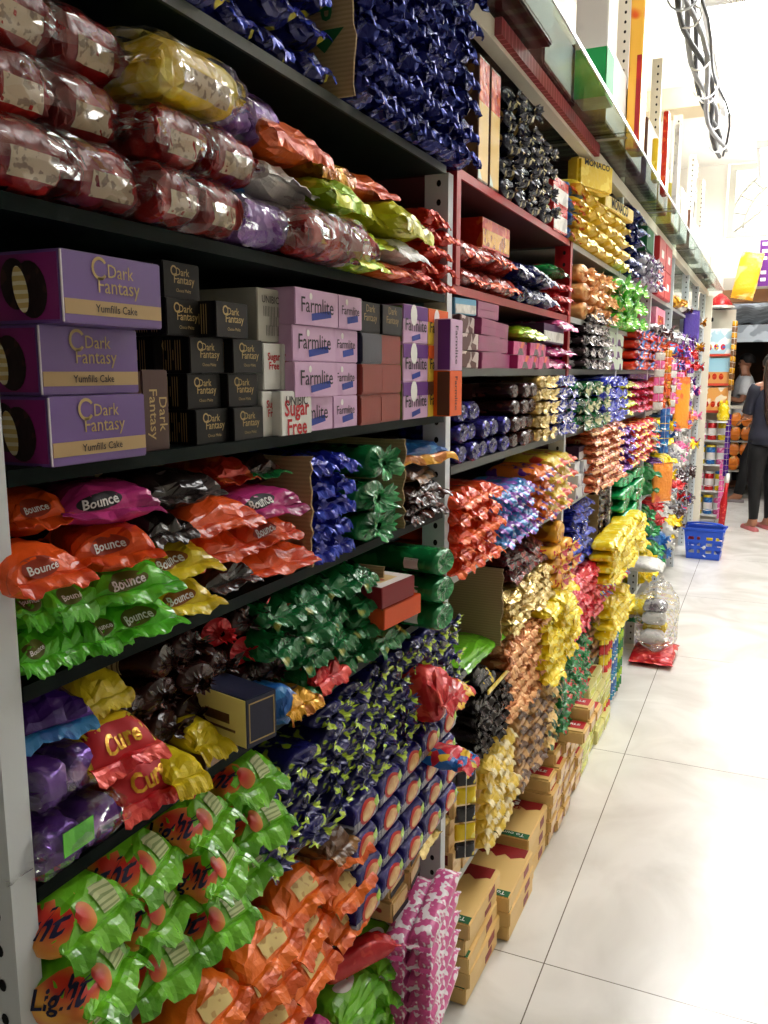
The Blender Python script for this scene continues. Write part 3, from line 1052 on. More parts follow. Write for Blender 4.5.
pouch(410, 428, 262, z1, 'redorange', .03, .14, 62, x=.035, label='flat red and orange pouch on the board, second of two', group=g)
ya, yb = Y(424, 250), Y(447, 250) 
v = V_wrap(3, .042, .03, .14, F['redorange'], seed=64, crumple=.006, fin=.024, wave=.8, droop=.8, pinch=.4)
stack('wafer_pack', 'wafer pack', 'red foil wafer pack by the red post', 'red foil wafer packs', v, Y(424, 250), Y(452, 250), z1, 5, 2, .03, x=.0, jr=.2)

# --- third shelf: cartons
z2 = B['S2']


def at_front(px0, px1, py, x=0.0):
    return Y(px0, py, x), Y(px1, py, x)


lilac_face = foil('violet_carton', (92, 62, 128), (104, 74, 142), 'noise', 6, .5, rough=.4, bump=.03, soft=.2)
mag_face = foil('magenta_print', (136, 34, 110), (104, 24, 92), 'noise', 14, .5, rough=.4, bump=0, soft=.2)
tan = paper('tan_band', (176, 148, 104))
worn = paper('worn_edge', (206, 200, 206))
creamy = paper('cream_filling', (222, 196, 120), (246, 236, 200), pat='wave', scale=40, axis=2, thr=.6)
cake = foil('dark_cake', (36, 24, 22), (64, 42, 36), 'noise', 60, .6, rough=.3, bump=.2)


def cake_carton(W, H, D):
    me = carton(D, W, H, lilac_face)
    P = [('carton', me)]
    e = .0006
    P.append(('end_panel', MB().box(-D + .003, -.004, -W / 2 - e, -W / 2, .003, H - .003).mesh('end_panel', mag_face), 'magenta end panel'))
    a, b_ = disc2d(20)
    sub = MB()
    for cx, cz, sx, sy, ro in ((-D * .42, H * .55, .017, H * .36, .15), (-D * .27, H * .46, .019, H * .40, .2)):
        q, f_ = flat(a, b_, 'y', cx, cz, sx, sy, -W / 2 - .0012 - (.0004 if cx > -D * .3 else 0), ro)
        sub.add(q, f_, 0, False)
    P.append(('cake_print', sub.mesh('cake_print', cake), 'dark cake picture'))
    q, f_ = flat(a, b_, 'y', -D * .36, H * .47, .0085, H * .33, -W / 2 - .0022, .2)
    P.append(('filling_print', MB().add(q, f_, 0, False).mesh('filling_print', creamy)))
    P.append(('label_band', MB().box(0, e, -W / 2 + .002, W / 2 - .002, H * .13, H * .34).mesh('label_band', tan), 'tan band'))
    P.append(('lettering', text_mesh('Yumfills Cake', 'x', .0, H * .235, W * .42, .0013, T_dark, .008)))
    P.append(('lettering', text_mesh('Dark', 'x', W * .06, H * .78, W * .26, .0009, T_gold)))
    P.append(('lettering', text_mesh('Fantasy', 'x', W * .04, H * .53, W * .42, .0009, T_gold)))
    q, f_ = flat([(math.cos(t) * r, math.sin(t) * r) for r in (1, .72) for t in [0.6 + 5.0 * i / 16 for i in range(17)]], [(i, i + 1, 18 + i, 17 + i) for i in range(16)], 'x', -W * .15, H * .80, .0105, .0105, .0009)
    P.append(('emblem', MB().add(q, f_, 0, False).mesh('emblem', T_gold)))
    P.append(('worn_edge', MB().box(-.0006, .0008, -W / 2 - .0008, -W / 2 + .0008, .001, H - .001).mesh('worn_edge', worn)))
    return P


cc = [(62, 161, 290, 2, 'big violet cake carton on top of its stack of three'), (40, 138, 360, 1, 'big violet cake carton in the middle of its stack of three'), (50, 146, 430, 0, 'big violet cake carton at the bottom of its stack of three')]
hc = .0636
for a0, a1, py, k, lb in cc:
    xx = (.03, .0, .012)[2 - k]
    y0_, y1_ = at_front(a0, a1, py, xx)
    put('cake_carton', 'cake carton', lb, 'violet cake cartons', cake_carton(y1_ - y0_, hc, .13), (xx, (y0_ + y1_) / 2, z2 + k * (hc + .0006) + .0005))

blackc = foil('black_carton', (11, 10, 10), (15, 13, 13), 'noise', 8, .5, rough=.45, spec=.18, bump=.03, soft=.2)


def black_carton(W, H, D):
    me = carton(D, W, H, blackc)
    P = [('carton', me)]
    P.append(('lettering', text_mesh('Dark', 'x', W * .02, H * .74, W * .36, .0006, T_gold, .006)))
    P.append(('lettering', text_mesh('Fantasy', 'x', W * .06, H * .5, W * .56, .0006, T_gold, .006)))
    P.append(('lettering', text_mesh('Choco Meltz', 'x', W * .03, H * .24, W * .40, .0006, T_gold)))
    q, f_ = flat([(math.cos(t) * r, math.sin(t) * r) for r in (1, .66) for t in [0.6 + 5.0 * i / 12 for i in range(13)]], [(i, i + 1, 14 + i, 13 + i) for i in range(12)], 'x', -W * .22, H * .76, .0058, .0058, .0006)
    P.append(('emblem', MB().add(q, f_, 0, False).mesh('emblem', T_gold)))
    P.append(('small_print', text_mesh('|||||||| |||\n||||| ||||||\n|||||||| |||', 'y', -D * .25, H * .5, D * .3, -W / 2 - .0006, T_gold)))
    return P


hb = .0415
bc = black_carton(.068, hb, .13)
# row, px0, px1, py, x
blk = [(0, 152, 190, 425, -.07), (0, 196, 236, 425, -.012), (0, 234, 271, 422, -.004),
       (1, 148, 188, 390, -.09), (1, 187, 229, 390, -.02), (1, 228, 266, 388, -.012),
       (2, 154, 186, 350, -.05), (2, 190, 233, 354, -.012), (2, 233, 274, 355, -.004),
       (3, 128, 165, 312, -.08), (3, 166, 214, 312, -.02), (3, 216, 266, 320, .004),
       (4, 163, 211, 280, -.03)]
cnt = {}
for r, a0, a1, py, xx in blk:
    c = cnt.get(r, 0); cnt[r] = c + 1
    y0_ = Y(a0, py, xx)
    lb = 'black biscuit carton with gold lettering, %s row' % ['bottom', 'second', 'third', 'fourth', 'top'][r]
    if r < 4:
        lb += ', %s from the violet cartons' % ORD[c]
    put('chocolate_carton', 'biscuit carton', lb, 'black biscuit cartons', bc, (xx, y0_ + .034, z2 + r * (hb + .0006) + .0005))
# tall brown carton standing on its end
y0_, y1_ = at_front(143, 169, 410, -.012)
W_, H_ = y1_ - y0_, .088
brc = paper('brown_carton', (70, 44, 38), rough=.4)
me = carton(.06, W_, H_, brc)
P = [('carton', me), ('side_panel', MB().box(-.058, -.002, -W_ / 2 - .0006, -W_ / 2, .002, H_ - .002).mesh('side_panel', tan)),
     ('lettering', text_mesh('Dark\nFantasy', 'x', 0.001, H_ * .45, H_ * .62, .0006, T_gold, .004, rot=-PI / 2))]
put('tall_carton', 'biscuit carton', 'brown carton standing on end with gold lettering running downwards', None, P, (-.012, (y0_ + y1_) / 2, z2 + .0005))

# sugar free cartons
whc = paper('white_carton', (214, 214, 208), rough=.5)
grc = paper('grey_carton', (176, 174, 162), rough=.5)


def sugar_carton(W, H, D, mat, tall=False):
    P = [('carton', carton(D, W, H, mat))]
    if tall:
        P.append(('lettering', text_mesh('UNIBIC', 'x', 0, H * .78, W * .7, .0006, T_dark, .01, rot=0)))
        P.append(('lettering', text_mesh('Sugar\nFree', 'x', 0, H * .40, W * .8, .0006, T_red, .02)))
    else:
        P.append(('lettering', text_mesh('Sugar\nFree', 'x', 0, H * .62, W * .6, .0006, T_red, .02)))
    return P


H_ = .082
for a0, a1, py, zz, hh, mt, tall, lb, rot90, xx in (
        (281, 312, 410, 0, .060, whc, True, 'white carton with red lettering at the foot of the lilac cartons', False, .004),
        (262, 283, 410, 0, .060, whc, False, 'narrow white carton beside the bottom black cartons', False, -.01),
        (263, 284, 358, .0615, .062, whc, False, 'white carton above the narrow one, beside the black cartons', False, -.015),
        (283, 302, 360, .0615, .062, whc, True, 'white carton with lettering running down, beside the lilac cartons', True, -.01),
        (257, 294, 305, .125, .070, grc, False, 'grey and white carton on top of the white cartons', False, -.02)):
    y0_, y1_ = at_front(a0, a1, py, xx)
    W_ = y1_ - y0_ - .001
    if rot90:
        P = [('carton', carton(.1, W_, hh, mt)), ('lettering', text_mesh('Sugar\nFree', 'x', -W_ * .12, hh * .5, hh * .7, .0006, T_red, .02, rot=-PI / 2)), ('lettering', text_mesh('UNIBIC', 'x', W_ * .32, hh * .5, hh * .5, .0006, T_dark, .01, rot=-PI / 2))]
    elif mt is grc:
        P = [('carton', carton(.14, W_, hh, mt)), ('lettering', text_mesh('UNIBIC', 'x', -W_ * .16, hh * .8, W_ * .45, .0006, T_dark, .005)), ('lettering', text_mesh('Sugar\nFree', 'x', W_ * .24, hh * .76, W_ * .34, .0006, T_green, .01)),
             ('small_print', text_mesh('|||||||| ||||\n|||||\n|||||| |||', 'x', -W_ * .1, hh * .4, W_ * .5, .0006, T_dark))]
    else:
        P = sugar_carton(W_, hh, .1, mt, tall)
    put('sugar_free_carton', 'biscuit carton', lb, 'white sugar free cartons', P, (xx, (y0_ + y1_) / 2, z2 + zz + .0005))

# lilac cartons, four rows of two
lil = paper('lilac_carton', (204, 166, 200), (196, 156, 192), pat='noise', scale=9, rough=.45)
tagb = paper('blue_tag', (40, 60, 150))


def lilac_carton(W, H, D):
    P = [('carton', carton(D, W, H, lil))]
    P.append(('lettering', text_mesh('Farmlite', 'x', 0, H * .56, W * .74, .0006, T_dark, .004)))
    q, f_ = flat(*rect2d(1, 1), 'x', W * .08, H * .30, W * .46, H * .20, .0006, .12)
    P.append(('price_tag_print', MB().add(q, f_, 0, False).mesh('price_tag_print', tagb)))
    q, f_ = flat(*disc2d(12), 'x', -W * .16, H * .80, .0042, .0048, .0006)
    P.append(('emblem', MB().add(q, f_, 0, False).mesh('emblem', T_white)))
    return P


hl = .0495
for c, (a0, a1) in enumerate(((291, 335), (335, 359))):
    for r in range(4):
        py = 412 - r * 36
        y0_, y1_ = at_front(a0 - (3 - r if c == 0 else 0) * 0, a1, py, .0)
        W_ = y1_ - y0_ - .0012
        put('lilac_carton', 'biscuit carton', 'lilac biscuit carton, %s row, %s' % (['bottom', 'second', 'third', 'top'][r], 'beside the white cartons' if c == 0 else 'beside the red brown cartons'), 'lilac biscuit cartons', lilac_carton(W_, hl, .13), (RND.uniform(-.004, .006), (y0_ + y1_) / 2, z2 + r * (hl + .0005) + .0005))
# small cartons: red brown, black, dark blue
rbc = foil('red_brown_carton', (128, 44, 36), (144, 56, 44), 'noise', 10, .5, rough=.4, spec=.25, bump=.05, soft=.2)
nvc = paper('dark_blue_carton', (34, 38, 62), rough=.3)
hs = .0488
for c, (a0, a1) in enumerate(((360, 381), (381, 401))):
    for r in range(4):
        mt = blackc if r == 3 else (nvc if (r == 2 and c == 0) else rbc)
        y0_, y1_ = at_front(a0, a1, 405 - r * 34, .0)
        nm = {id(blackc): 'small black carton with gold lettering', id(nvc): 'small dark blue carton', id(rbc): 'small red brown carton'}[id(mt)]
        P = [('carton', carton(.12, y1_ - y0_ - .001, hs, mt))]
        if mt is blackc:
            P.append(('lettering', text_mesh('Dark\nFantasy', 'x', 0, hs * .62, (y1_ - y0_) * .6, .0006, T_gold)))
        else:
            P.append(('flap', MB().box(.0002, .0012, -(y1_ - y0_) / 2 + .003, (y1_ - y0_) / 2 - .003, hs * .08, hs * .9).mesh('flap', mt)))
        put('small_carton', 'biscuit carton', '%s, %s row, %s' % (nm, ['bottom', 'second', 'third', 'top'][r], 'against the lilac cartons' if c == 0 else 'against the purple cartons'), 'small cartons in the middle of the shelf', P, (RND.uniform(-.003, .003), (y0_ + y1_) / 2, z2 + r * (hs + .0005) + .0005))
# purple / orange / yellow cartons
pu = paper('purple_panel', (104, 50, 130)); orr = paper('orange_panel', (226, 92, 24)); ye = paper('yellow_panel', (226, 190, 60)); bw = paper('brown_panel', (96, 56, 36)); grs = paper('green_side', (120, 150, 60))
hf = .068


def flavour_carton(W, H, D, top, low):
    P = [('carton', carton(D, W, H, low))]
    P.append(('top_panel', MB().box(.0, .0006, -W / 2 + .001, W / 2 - .001, H * .62, H - .001).mesh('top_panel', top)))
    P.append(('side_panel', MB().box(-D + .002, -.002, -W / 2 - .0006, -W / 2, .002, H * .95).mesh('side_panel', grs)))
    P.append(('lettering', text_mesh('Farmlite', 'x', 0, H * .48, W * .84, .0012, T_dark, .006)))
    q, f_ = flat(*disc2d(12), 'x', -W * .1, H * .74, W * .13, W * .16, .0013)
    P.append(('emblem', MB().add(q, f_, 0, False).mesh('emblem', T_white)))
    q, f_ = flat(*rect2d(1, 1), 'x', 0, H * .16, W * .34, H * .14, .0009, .15)
    P.append(('price_tag_print', MB().add(q, f_, 0, False).mesh('price_tag_print', tagb)))
    return P


for c, (a0, a1) in enumerate(((403, 428), (428, 448))):
    for r in range(3):
        y0_, y1_ = at_front(a0, a1, 400 - r * 40, .0)
        if c == 0:
            tp, lo_, nm = pu, lil, 'purple topped carton'
        else:
            tp, lo_, nm = (bw if r == 0 else orr), ye, ('brown and yellow carton' if r == 0 else 'orange and yellow carton')
        lb = '%s, %s of three beside the dividing post' % (nm, ['bottom', 'middle', 'top'][r]) if c == 0 else {0: 'brown and yellow carton at the bottom beside the purple ones', 1: 'orange and yellow carton in the middle beside the purple ones', 2: 'orange and yellow carton on top beside the purple ones'}[r]
        put('flavour_carton', 'biscuit carton', lb, 'purple and orange cartons', flavour_carton(y1_ - y0_ - .001, hf, .12, tp, lo_), (.0, (y0_ + y1_) / 2, z2 + r * (hf + .0005) + .0005))
y0_, y1_ = Y(448, 390, .03), Y(460, 390, .03)
for k, (mt, zz, hh, lb, tx) in enumerate(((orr, 0, .088, 'narrow orange carton standing on end before the post', 'Farmlite'), (lil, .0885, .098, 'narrow lilac carton standing on end above the orange one', 'Farmlite'))):
    P = [('carton', carton(.042, y1_ - y0_, hh, mt)), ('side_panel', MB().box(-.026, -.001, -(y1_ - y0_) / 2 - .0006, -(y1_ - y0_) / 2, .002, hh - .002).mesh('side_panel', pu if k else bw)),
         ('lettering', text_mesh(tx, 'x', 0, hh * .5, hh * .75, .0006, T_dark, .004, rot=-PI / 2))]
    put('narrow_carton', 'biscuit carton', lb, None, P, (.034, (y0_ + y1_) / 2, z2 + zz + .0005))

# --- fourth shelf: pouches, torn cartons, twisted packs
z3 = B['S3']
hp = .046


def logo(text, c0=.50, face='y', col=None, tcol=None, size=.45, ro=.0):
    def f(body, W, H, L):
        P = []
        if face == 'x':
            P.append(('logo_patch', project(body, *DISC, 'x', -W * .1, H * .66, W * .24, H * .17, col or T_dark, .0012, .12, name='logo_patch')))
            t = text2d(text, .02, .15)
            k = W * .38 / t[2]
            P.append(('lettering', project(body, t[0], t[1], 'x', -W * .1, H * .66, k, k, tcol or T_white, .0028, .12, 'lettering')))
        elif face == 'y':
            P.append(('logo_patch', project(body, *DISC, 'y', -L * c0, H * .5, L * .22, H * .26, col or T_dark, .0006, name='logo_patch')))
            t = text2d(text, .012, .15)
            k = L * size * .8 / t[2]
            P.append(('lettering', project(body, t[0], t[1], 'y', -L * c0, H * .5, k, k, tcol or T_white, .0012, .12, 'lettering')))
        else:
            P.append(('logo_patch', project(body, *DISC, 'z', -L * c0, 0, L * .14, W * .34, col or T_dark, .0006, name='logo_patch')))
            t = text2d(text, .012, .15)
            k = W * .6 / t[2]
            P.append(('lettering', project(body, t[0], t[1], 'z', -L * c0, 0, k, k, tcol or T_white, .0012, PI / 2, 'lettering')))
        return P
    return f


patch_c = {'bright_green_pouch': paper('olive_patch', (92, 96, 30)), 'orange_pouch': paper('rust_patch', (150, 50, 24)), 'yellow_pouch': paper('brown_patch', (140, 84, 20))}
gp = 'biscuit pouches on the fourth shelf'
LV = [z3 + .001, z3 + .001 + hp * .9, z3 + .001 + hp * 1.8, z3 + .001 + hp * 2.7]
both_logo = lambda b, W, H, L: logo('Bounce', .5, 'x', col=patch_c.get(b.materials[0].name, T_dark))(b, W, H, L)
pl = [  # px0, px1, py, level, mat, label, rz, x, droop
    (18, 62, 640, 0, 'green', 'bright green pouch on the board, first from the near post', .15, .0, .7),
    (58, 104, 640, 0, 'green', 'bright green pouch on the board, second from the near post', .05, .0, .9),
    (92, 130, 640, 0, 'green', 'bright green pouch on the board, third from the near post', -.1, .01, .8),
    (118, 176, 620, 0, 'green', 'bright green pouch on the board, fourth from the near post, beside the yellow', .25, .02, .5),
    (160, 214, 600, 0, 'pouch_yellow', 'yellow pouch on the board beside the green ones', .25, .01, .5),
    (206, 254, 585, 0, 'darkpack', 'dark brown pouch on the board between yellow and orange', .1, -.01, .5),
    (248, 308, 570, 0, 'pouch_orange', 'orange pouch on the board against the torn carton', .2, .0, .4),
    (18, 56, 600, 1, 'green', 'bright green pouch in the second layer at the near post', .1, -.01, .9),
    (54, 100, 590, 1, 'green', 'bright green pouch standing up in the second layer', .0, .005, 1.2),
    (100, 172, 580, 1, 'green', 'long bright green pouch in the second layer under the orange one', .3, .02, .5),
    (146, 210, 560, 1, 'pouch_yellow', 'yellow pouch in the second layer under the black pouch', .3, .0, .4),
    (192, 248, 545, 1, 'pouch_orange', 'orange pouch in the second layer, first beside the yellow', .1, -.01, .5),
    (246, 294, 538, 1, 'pouch_orange', 'orange pouch in the second layer, second beside the yellow', .1, -.01, .5),
    (14, 86, 555, 2, 'pouch_orange', 'large orange pouch in the third layer at the near post', .15, .03, .6),
    (86, 150, 545, 2, 'pouch_orange', 'orange pouch in the third layer with tail pointing up the aisle', .5, .02, .3),
    (150, 190, 525, 2, 'darkpack', 'black pouch in the third layer under the brown film pack', .1, -.01, .5),
    (190, 254, 508, 2, 'pouch_orange', 'orange pouch in the third layer beside the magenta one', .2, .0, .5),
    (242, 294, 505, 2, 'magenta', 'magenta pouch against the torn carton', .35, .0, .4),
    (12, 70, 505, 3, 'pouch_orange', 'orange pouch in the top layer at the near post', .2, -.03, .5),
    (70, 148, 495, 3, 'magenta', 'large plum pink pouch in the top layer', .5, .0, .3),
    (146, 212, 480, 3, 'darkpack', 'shiny dark brown film pack in the top layer', .3, -.01, .3),
    (216, 250, 470, 3, 'redorange', 'red and green pouch at the back of the top layer', .2, -.05, .3),
    (245, 280, 465, 3, 'choc', 'brown pouch with green tip beside the torn carton', .2, -.04, .3),
]
for i, (a0, a1, py, lv, mt, lb, rz, xx, dr) in enumerate(pl):
    L = .12
    pr = both_logo if i % 5 != 1 and mt in ('green', 'pouch_yellow', 'pouch_orange', 'magenta') else None
    pouch(a0, a1, py, LV[lv], mt, hp, L, 101 + i, rz=-rz, x=xx, label=lb, group=gp, droop=dr, fin=.022, wave=.45, crumple=.0045, pleat=.22, prints=pr, pinch=.42, finmat=F['dgreen'] if lb.endswith('green tip beside the torn carton') else None, W=(Y(a1, py, xx) - Y(a0, py, xx)) * .94)
cardboard(Y(309, 505), z3 + .001, .165, -.40, .008, 6, 'brown torn carton side between the orange pouches and blue packs')
cardboard(Y(402, 480), z3 + .001, .165, -.40, .008, 7, 'brown torn carton side between the green roll and the dark packs')
ya, yb = Y(312, 500), Y(353, 495)
v = V_wrap(3, (yb - ya) / 2 * .97, .032, .16, F['blue2'], seed=31, crumple=.007, fin=.026, wave=.9, droop=.8, pinch=.4, finw=.8)
stack('blue_biscuit_pack', 'biscuit pack', 'crumpled royal blue pack between torn cartons', 'royal blue packs', v, ya, yb, z3, 5, 2, .032, x=.0, jr=.25)
ya, yb = Y(356, 490), Y(386, 490)
v = V_roll(2, (yb - ya) * .95, .052, .18, F['dgreen'], 'tuft', F['dgreen'], 33, crumple=.003)
for k in range(2):
    put('green_roll', 'biscuit roll', ['green roll with twisted ends at the bottom beside the torn carton', 'green twisted roll with yellow speckles beside the torn carton'][k], None, v[k], (.0, (ya + yb) / 2, z3 + .001 + k * .053))
put('green_roll', 'biscuit roll', 'big green roll with flared twisted end lying on top beside the torn carton', None, V_roll(1, .075, .055, .2, F['dgreen'], 'tuft', seed=34, crumple=.002, flare=1.1)[0], (.01, (ya + yb) / 2 + .002, z3 + .109))
ya, yb = Y(406, 500), Y(440, 495)
v = V_wrap(2, (yb - ya) * .5, .034, .15, F['choc'], seed=36, crumple=.005, fin=.03, wave=.7, droop=.5)
stack('dark_pack', 'biscuit pack', 'black brown pack before the grey post', 'black brown packs before the post', v, ya, yb, z3, 2, 2, .034, jr=.3)
pouch(404, 440, 480, z3 + .071, 'brown', .03, .14, 37, rz=.2, x=-.02, label='brown packet with white label lying on the black brown packs')
pouch(404, 440, 455, z3 + .103, 'blue', .045, .14, 38, rz=-.3, x=-.02, label='blue pouch with gold end on top before the grey post', finmat=F['gold'], fin=.03)

# --- fifth shelf
z4 = B['S4']
put('film_bag', 'bag of packs', 'purple foil packs in clear film on the fifth shelf, lower of two', 'purple film bags', bag(Y(124, 820) - Y(24, 840), .11, .06, 71, F['violetbag'], 2, False) + [('green_label', MB().box(-.10, -.06, -.0562, -.0555, .025, .05).mesh('green_label', F['green']), 'green paper label')], (-.04, Y(124, 820), z4 + .001), (0, 0, PI / 2))
put('film_bag', 'bag of packs', 'purple foil packs in clear film on the fifth shelf, upper of two', 'purple film bags', bag(Y(116, 770) - Y(28, 790), .11, .055, 72, F['violetbag'], 2, False), (-.05, Y(116, 770), z4 + .061), (0, 0, PI / 2))
pouch(26, 88, 745, z4 + .117, 'dpurple', .05, .12, 73, rz=-.3, x=-.02, label='deep purple pouch with blue edge above the purple film bags', finmat=F['blue'], fin=.02)
y0_, y1_ = Y(40, 700, -.06), Y(86, 700, -.06)
put('purple_carton', 'biscuit carton', 'dusky purple carton at the back above the purple pouch', None, [('carton', carton(.1, y1_ - y0_, .05, paper('dusky_purple', (120, 56, 100)))), ('front_panel', MB().box(0, .0007, -(y1_ - y0_) / 2 + .002, (y1_ - y0_) / 2 - .002, .001, .03).mesh('front_panel', F['dpurple']))], (-.07, (y0_ + y1_) / 2, z4 + .125))
pouch(86, 130, 700, z4 + .115, 'pouch_yellow', .05, .12, 75, x=-.03, label='mustard yellow pouch at the back of the fifth shelf', fin=.02)


def ry_print(body, W, H, L):
    t = text2d('Cure', .03, .2)
    P = [('red_panel', project(body, *rect2d(16, 10), 'x', 0, H * .62, W * .86, H * .62, T_red, .0015, name='red_panel'))]
    k = W * .5 / t[2]
    P.append(('lettering', project(body, t[0], t[1], 'x', 0, H * .72, k, k, F['gold'], .0035, .1, 'lettering')))
    return P


pouch(122, 182, 790, z4 + .001, 'red', .06, .13, 76, rz=-.2, x=.01, label='red packet with gold lettering on the board beside the purple bags', finmat=F['red'], crumple=.002, prints=ry_print, e=3)
pouch(92, 156, 755, z4 + .062, 'yellow', .06, .13, 77, rz=-.15, x=.01, label='yellow and red packet with gold lettering lying on the red packet', finmat=F['red'], crumple=.002, prints=ry_print, e=3)
pouch(172, 204, 760, z4 + .02, 'pouch_yellow', .035, .11, 78, rz=-.3, x=.035, label='small yellow pouch poking out beside the red packet', fin=.03, W=.045)
pouch(196, 228, 752, z4 + .03, 'pouch_yellow', .035, .11, 79, rz=-.3, x=.02, label='small yellow pouch poking out beside the navy box', fin=.03, W=.045)
# navy and yellow box
y0_, y1_ = Y(252, 740, .05), Y(275, 735, .05)
ynb = paper('navy_box', (34, 38, 62), rough=.35); yb_ = paper('pale_yellow_panel', (236, 220, 140))
Wb, Hb = .05, .062
P = [('carton', carton(.12, Wb, Hb, ynb)), ('side_panel', MB().box(-.119, -.001, -Wb / 2 - .0006, -Wb / 2, .001, Hb - .001).mesh('side_panel', yb_), 'pale yellow side'),
     ('print_frame', MB().box(0, .0006, -Wb / 2 + .004, Wb / 2 - .004, .006, .0075).box(0, .0006, -Wb / 2 + .004, Wb / 2 - .004, Hb - .0075, Hb - .006).box(0, .0006, -Wb / 2 + .004, -Wb / 2 + .0055, .006, Hb - .006).box(0, .0006, Wb / 2 - .0055, Wb / 2 - .004, .006, Hb - .006).mesh('print_frame', T_gold)),
     ('side_print', MB().box(-.075, -.03, -Wb / 2 - .0012, -Wb / 2 - .0006, Hb * .4, Hb * .6).box(-.085, -.02, -Wb / 2 - .0012, -Wb / 2 - .0006, Hb * .25, Hb * .3).mesh('side_print', F['brown']))]
put('navy_box', 'biscuit carton', 'navy box with pale yellow side jutting from the fifth shelf', None, P, (.06, Y(246, 730, .05) + .02, z4 + .035), (0, 0, -.25))
put('brown_tray', 'tray', 'flat brown carton tray under the jutting navy box', None, [('carton', carton(.2, .07, .031, F['brown']))], (.0, Y(246, 730, .05) + .02, z4 + .001))
# dark chocolate rolls: heap
ya, yb = Y(136, 745), Y(300, 700)
v = V_roll(4, (yb - ya) / 6 * .97, .042, .16, F['choc'], 'tuft', F['choc'], 81, crumple=.003, flare=.55)
v2 = V_roll(2, (yb - ya) / 6 * .97, .042, .16, F['choc'], 'tuft', F['red'], 91, crumple=.003, flare=.5)
cl = paper('cream_label', (206, 186, 140), (120, 100, 70), pat='wave', scale=50, axis=0, thr=.7)


def roll_label(vs):
    out = []
    for p in vs:
        lb_ = project(p[0][1], *rect2d(8, 6), 'y', -.07, .021, .05, .024, cl, .0008, name='paper_label')
        out.append(p + [('paper_label', lb_, 'cream paper label')])
    return out


v = roll_label(v)
stack('chocolate_roll', 'biscuit roll', 'dark chocolate roll with twisted end', 'dark chocolate rolls on the fifth shelf', v + v2, ya, yb, z4, 4, 6, .042, x=-.03, jr=.3, skip=lambda r, c: (r < 1 and c in (1, 2, 3)) or (r > 2 and c < 1))
put('blue_pouch', 'biscuit pouch', 'sky blue packet with yellow centre jutting beside the navy box', None, (lambda b: [('wrapper', b[0]), ('end_seal', b[1][0]), ('yellow_centre', project(b[0], *DISC, 'x', .008, .026, .016, .016, F['gold'], .001, name='yellow_centre'), 'yellow crumpled centre')])(wrap(.12, .055, .055, 99, F['blue'], e=2.2, crumple=.005, fin=.018, wave=.6, droop=.9, finmat=F['gold'], finw=.6, pinch=.3)), (.045, Y(291, 715, .04), z4 + .012))
pouch(300, 318, 700, z4 + .001, 'gold', .03, .12, 201, x=.02, label='gold twist of foil beside the sky blue packet')
pouch(316, 345, 690, z4 + .001, 'red', .05, .14, 202, x=.01, label='red foil pouch with white tail beyond the sky blue packet', crumple=.006)
# green packs under the chocolate, torn carton, rolls, red boxes
ya, yb = Y(268, 650), Y(374, 640)
v = V_wrap(4, (yb - ya) / 4 * .97, .042, .17, F['dgreen_y'], seed=95, crumple=.006, fin=.03, wave=.8, droop=.7, pinch=.36)
stack('green_biscuit_pack', 'biscuit pack', 'dark green and yellow pack before the torn carton', 'dark green packs on the fifth shelf', v, ya, yb, z4, 4, 4, .042, x=.0, jr=.25, skip=lambda r, c: c == 0 and r < 2)
cardboard(Y(380, 610), z4 + .001, .15, -.40, .01, 8, 'brown torn carton side between the green packs and the red boxes')
pouch(376, 402, 640, z4 + .001, 'dgreen_y', .05, .16, 203, x=.02, label='green and yellow pouch under the red boxes', crumple=.006, wave=.7)
wb = paper('white_flap', (226, 216, 214)); mr = paper('maroon_carton', (126, 26, 34)); orc = paper('orange_carton', (214, 84, 36))
for k, (mt, zz, lb, a0, a1, py) in enumerate(((orc, .052, 'orange red carton jutting out below the white flapped one', 383, 412, 615), (mr, .092, 'maroon carton with white top jutting out above the orange red one', 380, 406, 580))):
    y0_, y1_ = Y(a0, py, .03), Y(a1, py, .03)
    W_ = y1_ - y0_
    P = [('carton', carton(.18, W_, .036, mt)), ('top_panel', MB().box(-.17, -.003, -W_ / 2 + .003, W_ / 2 - .003, .036, .0366).mesh('top_panel', wb if k else F['redorange']), 'pale top' if k else None),
         ('picture_print', MB().box(-.05, -.02, -W_ / 4, W_ / 4, .0366, .0371).mesh('picture_print', F['creamred']))]
    put('red_carton', 'biscuit carton', lb, None, P, (.04, (y0_ + y1_) / 2, z4 + zz + .001), (0, .0, -.12))
ya, yb = Y(404, 580), Y(462, 570)
v = V_roll(3, .085, .052, .2, F['dgreen'], 'disc', F['dgreen'], 87, crumple=.002)
for c in range(1):
    for r in range(3):
        lbm = project(v[r][0][1], *rect2d(8, 4), 'y', -.05, .026, .03, .02, T_white, .0008, name='barcode_label')
        put('green_roll', 'biscuit roll', 'green biscuit roll by the grey post, %s of three' % ['bottom', 'middle', 'top'][r], 'green rolls by the grey post', v[r] + [('barcode_label', lbm)], (.065, Y(442, 600, .06), z4 + .001 + r * .0525), (0, 0, -.12))

# --- sixth shelf: light green packs and navy packs with lime ends
z5 = B['S45']
ml = foil('sun_emblem', (200, 40, 24), (240, 196, 70), 'noise', 14, .5, rough=.35, bump=.1, soft=.12)


pale_panel = paper('pale_green_panel', (196, 206, 150), (140, 160, 100), pat='wave', scale=70, axis=2, thr=.7)


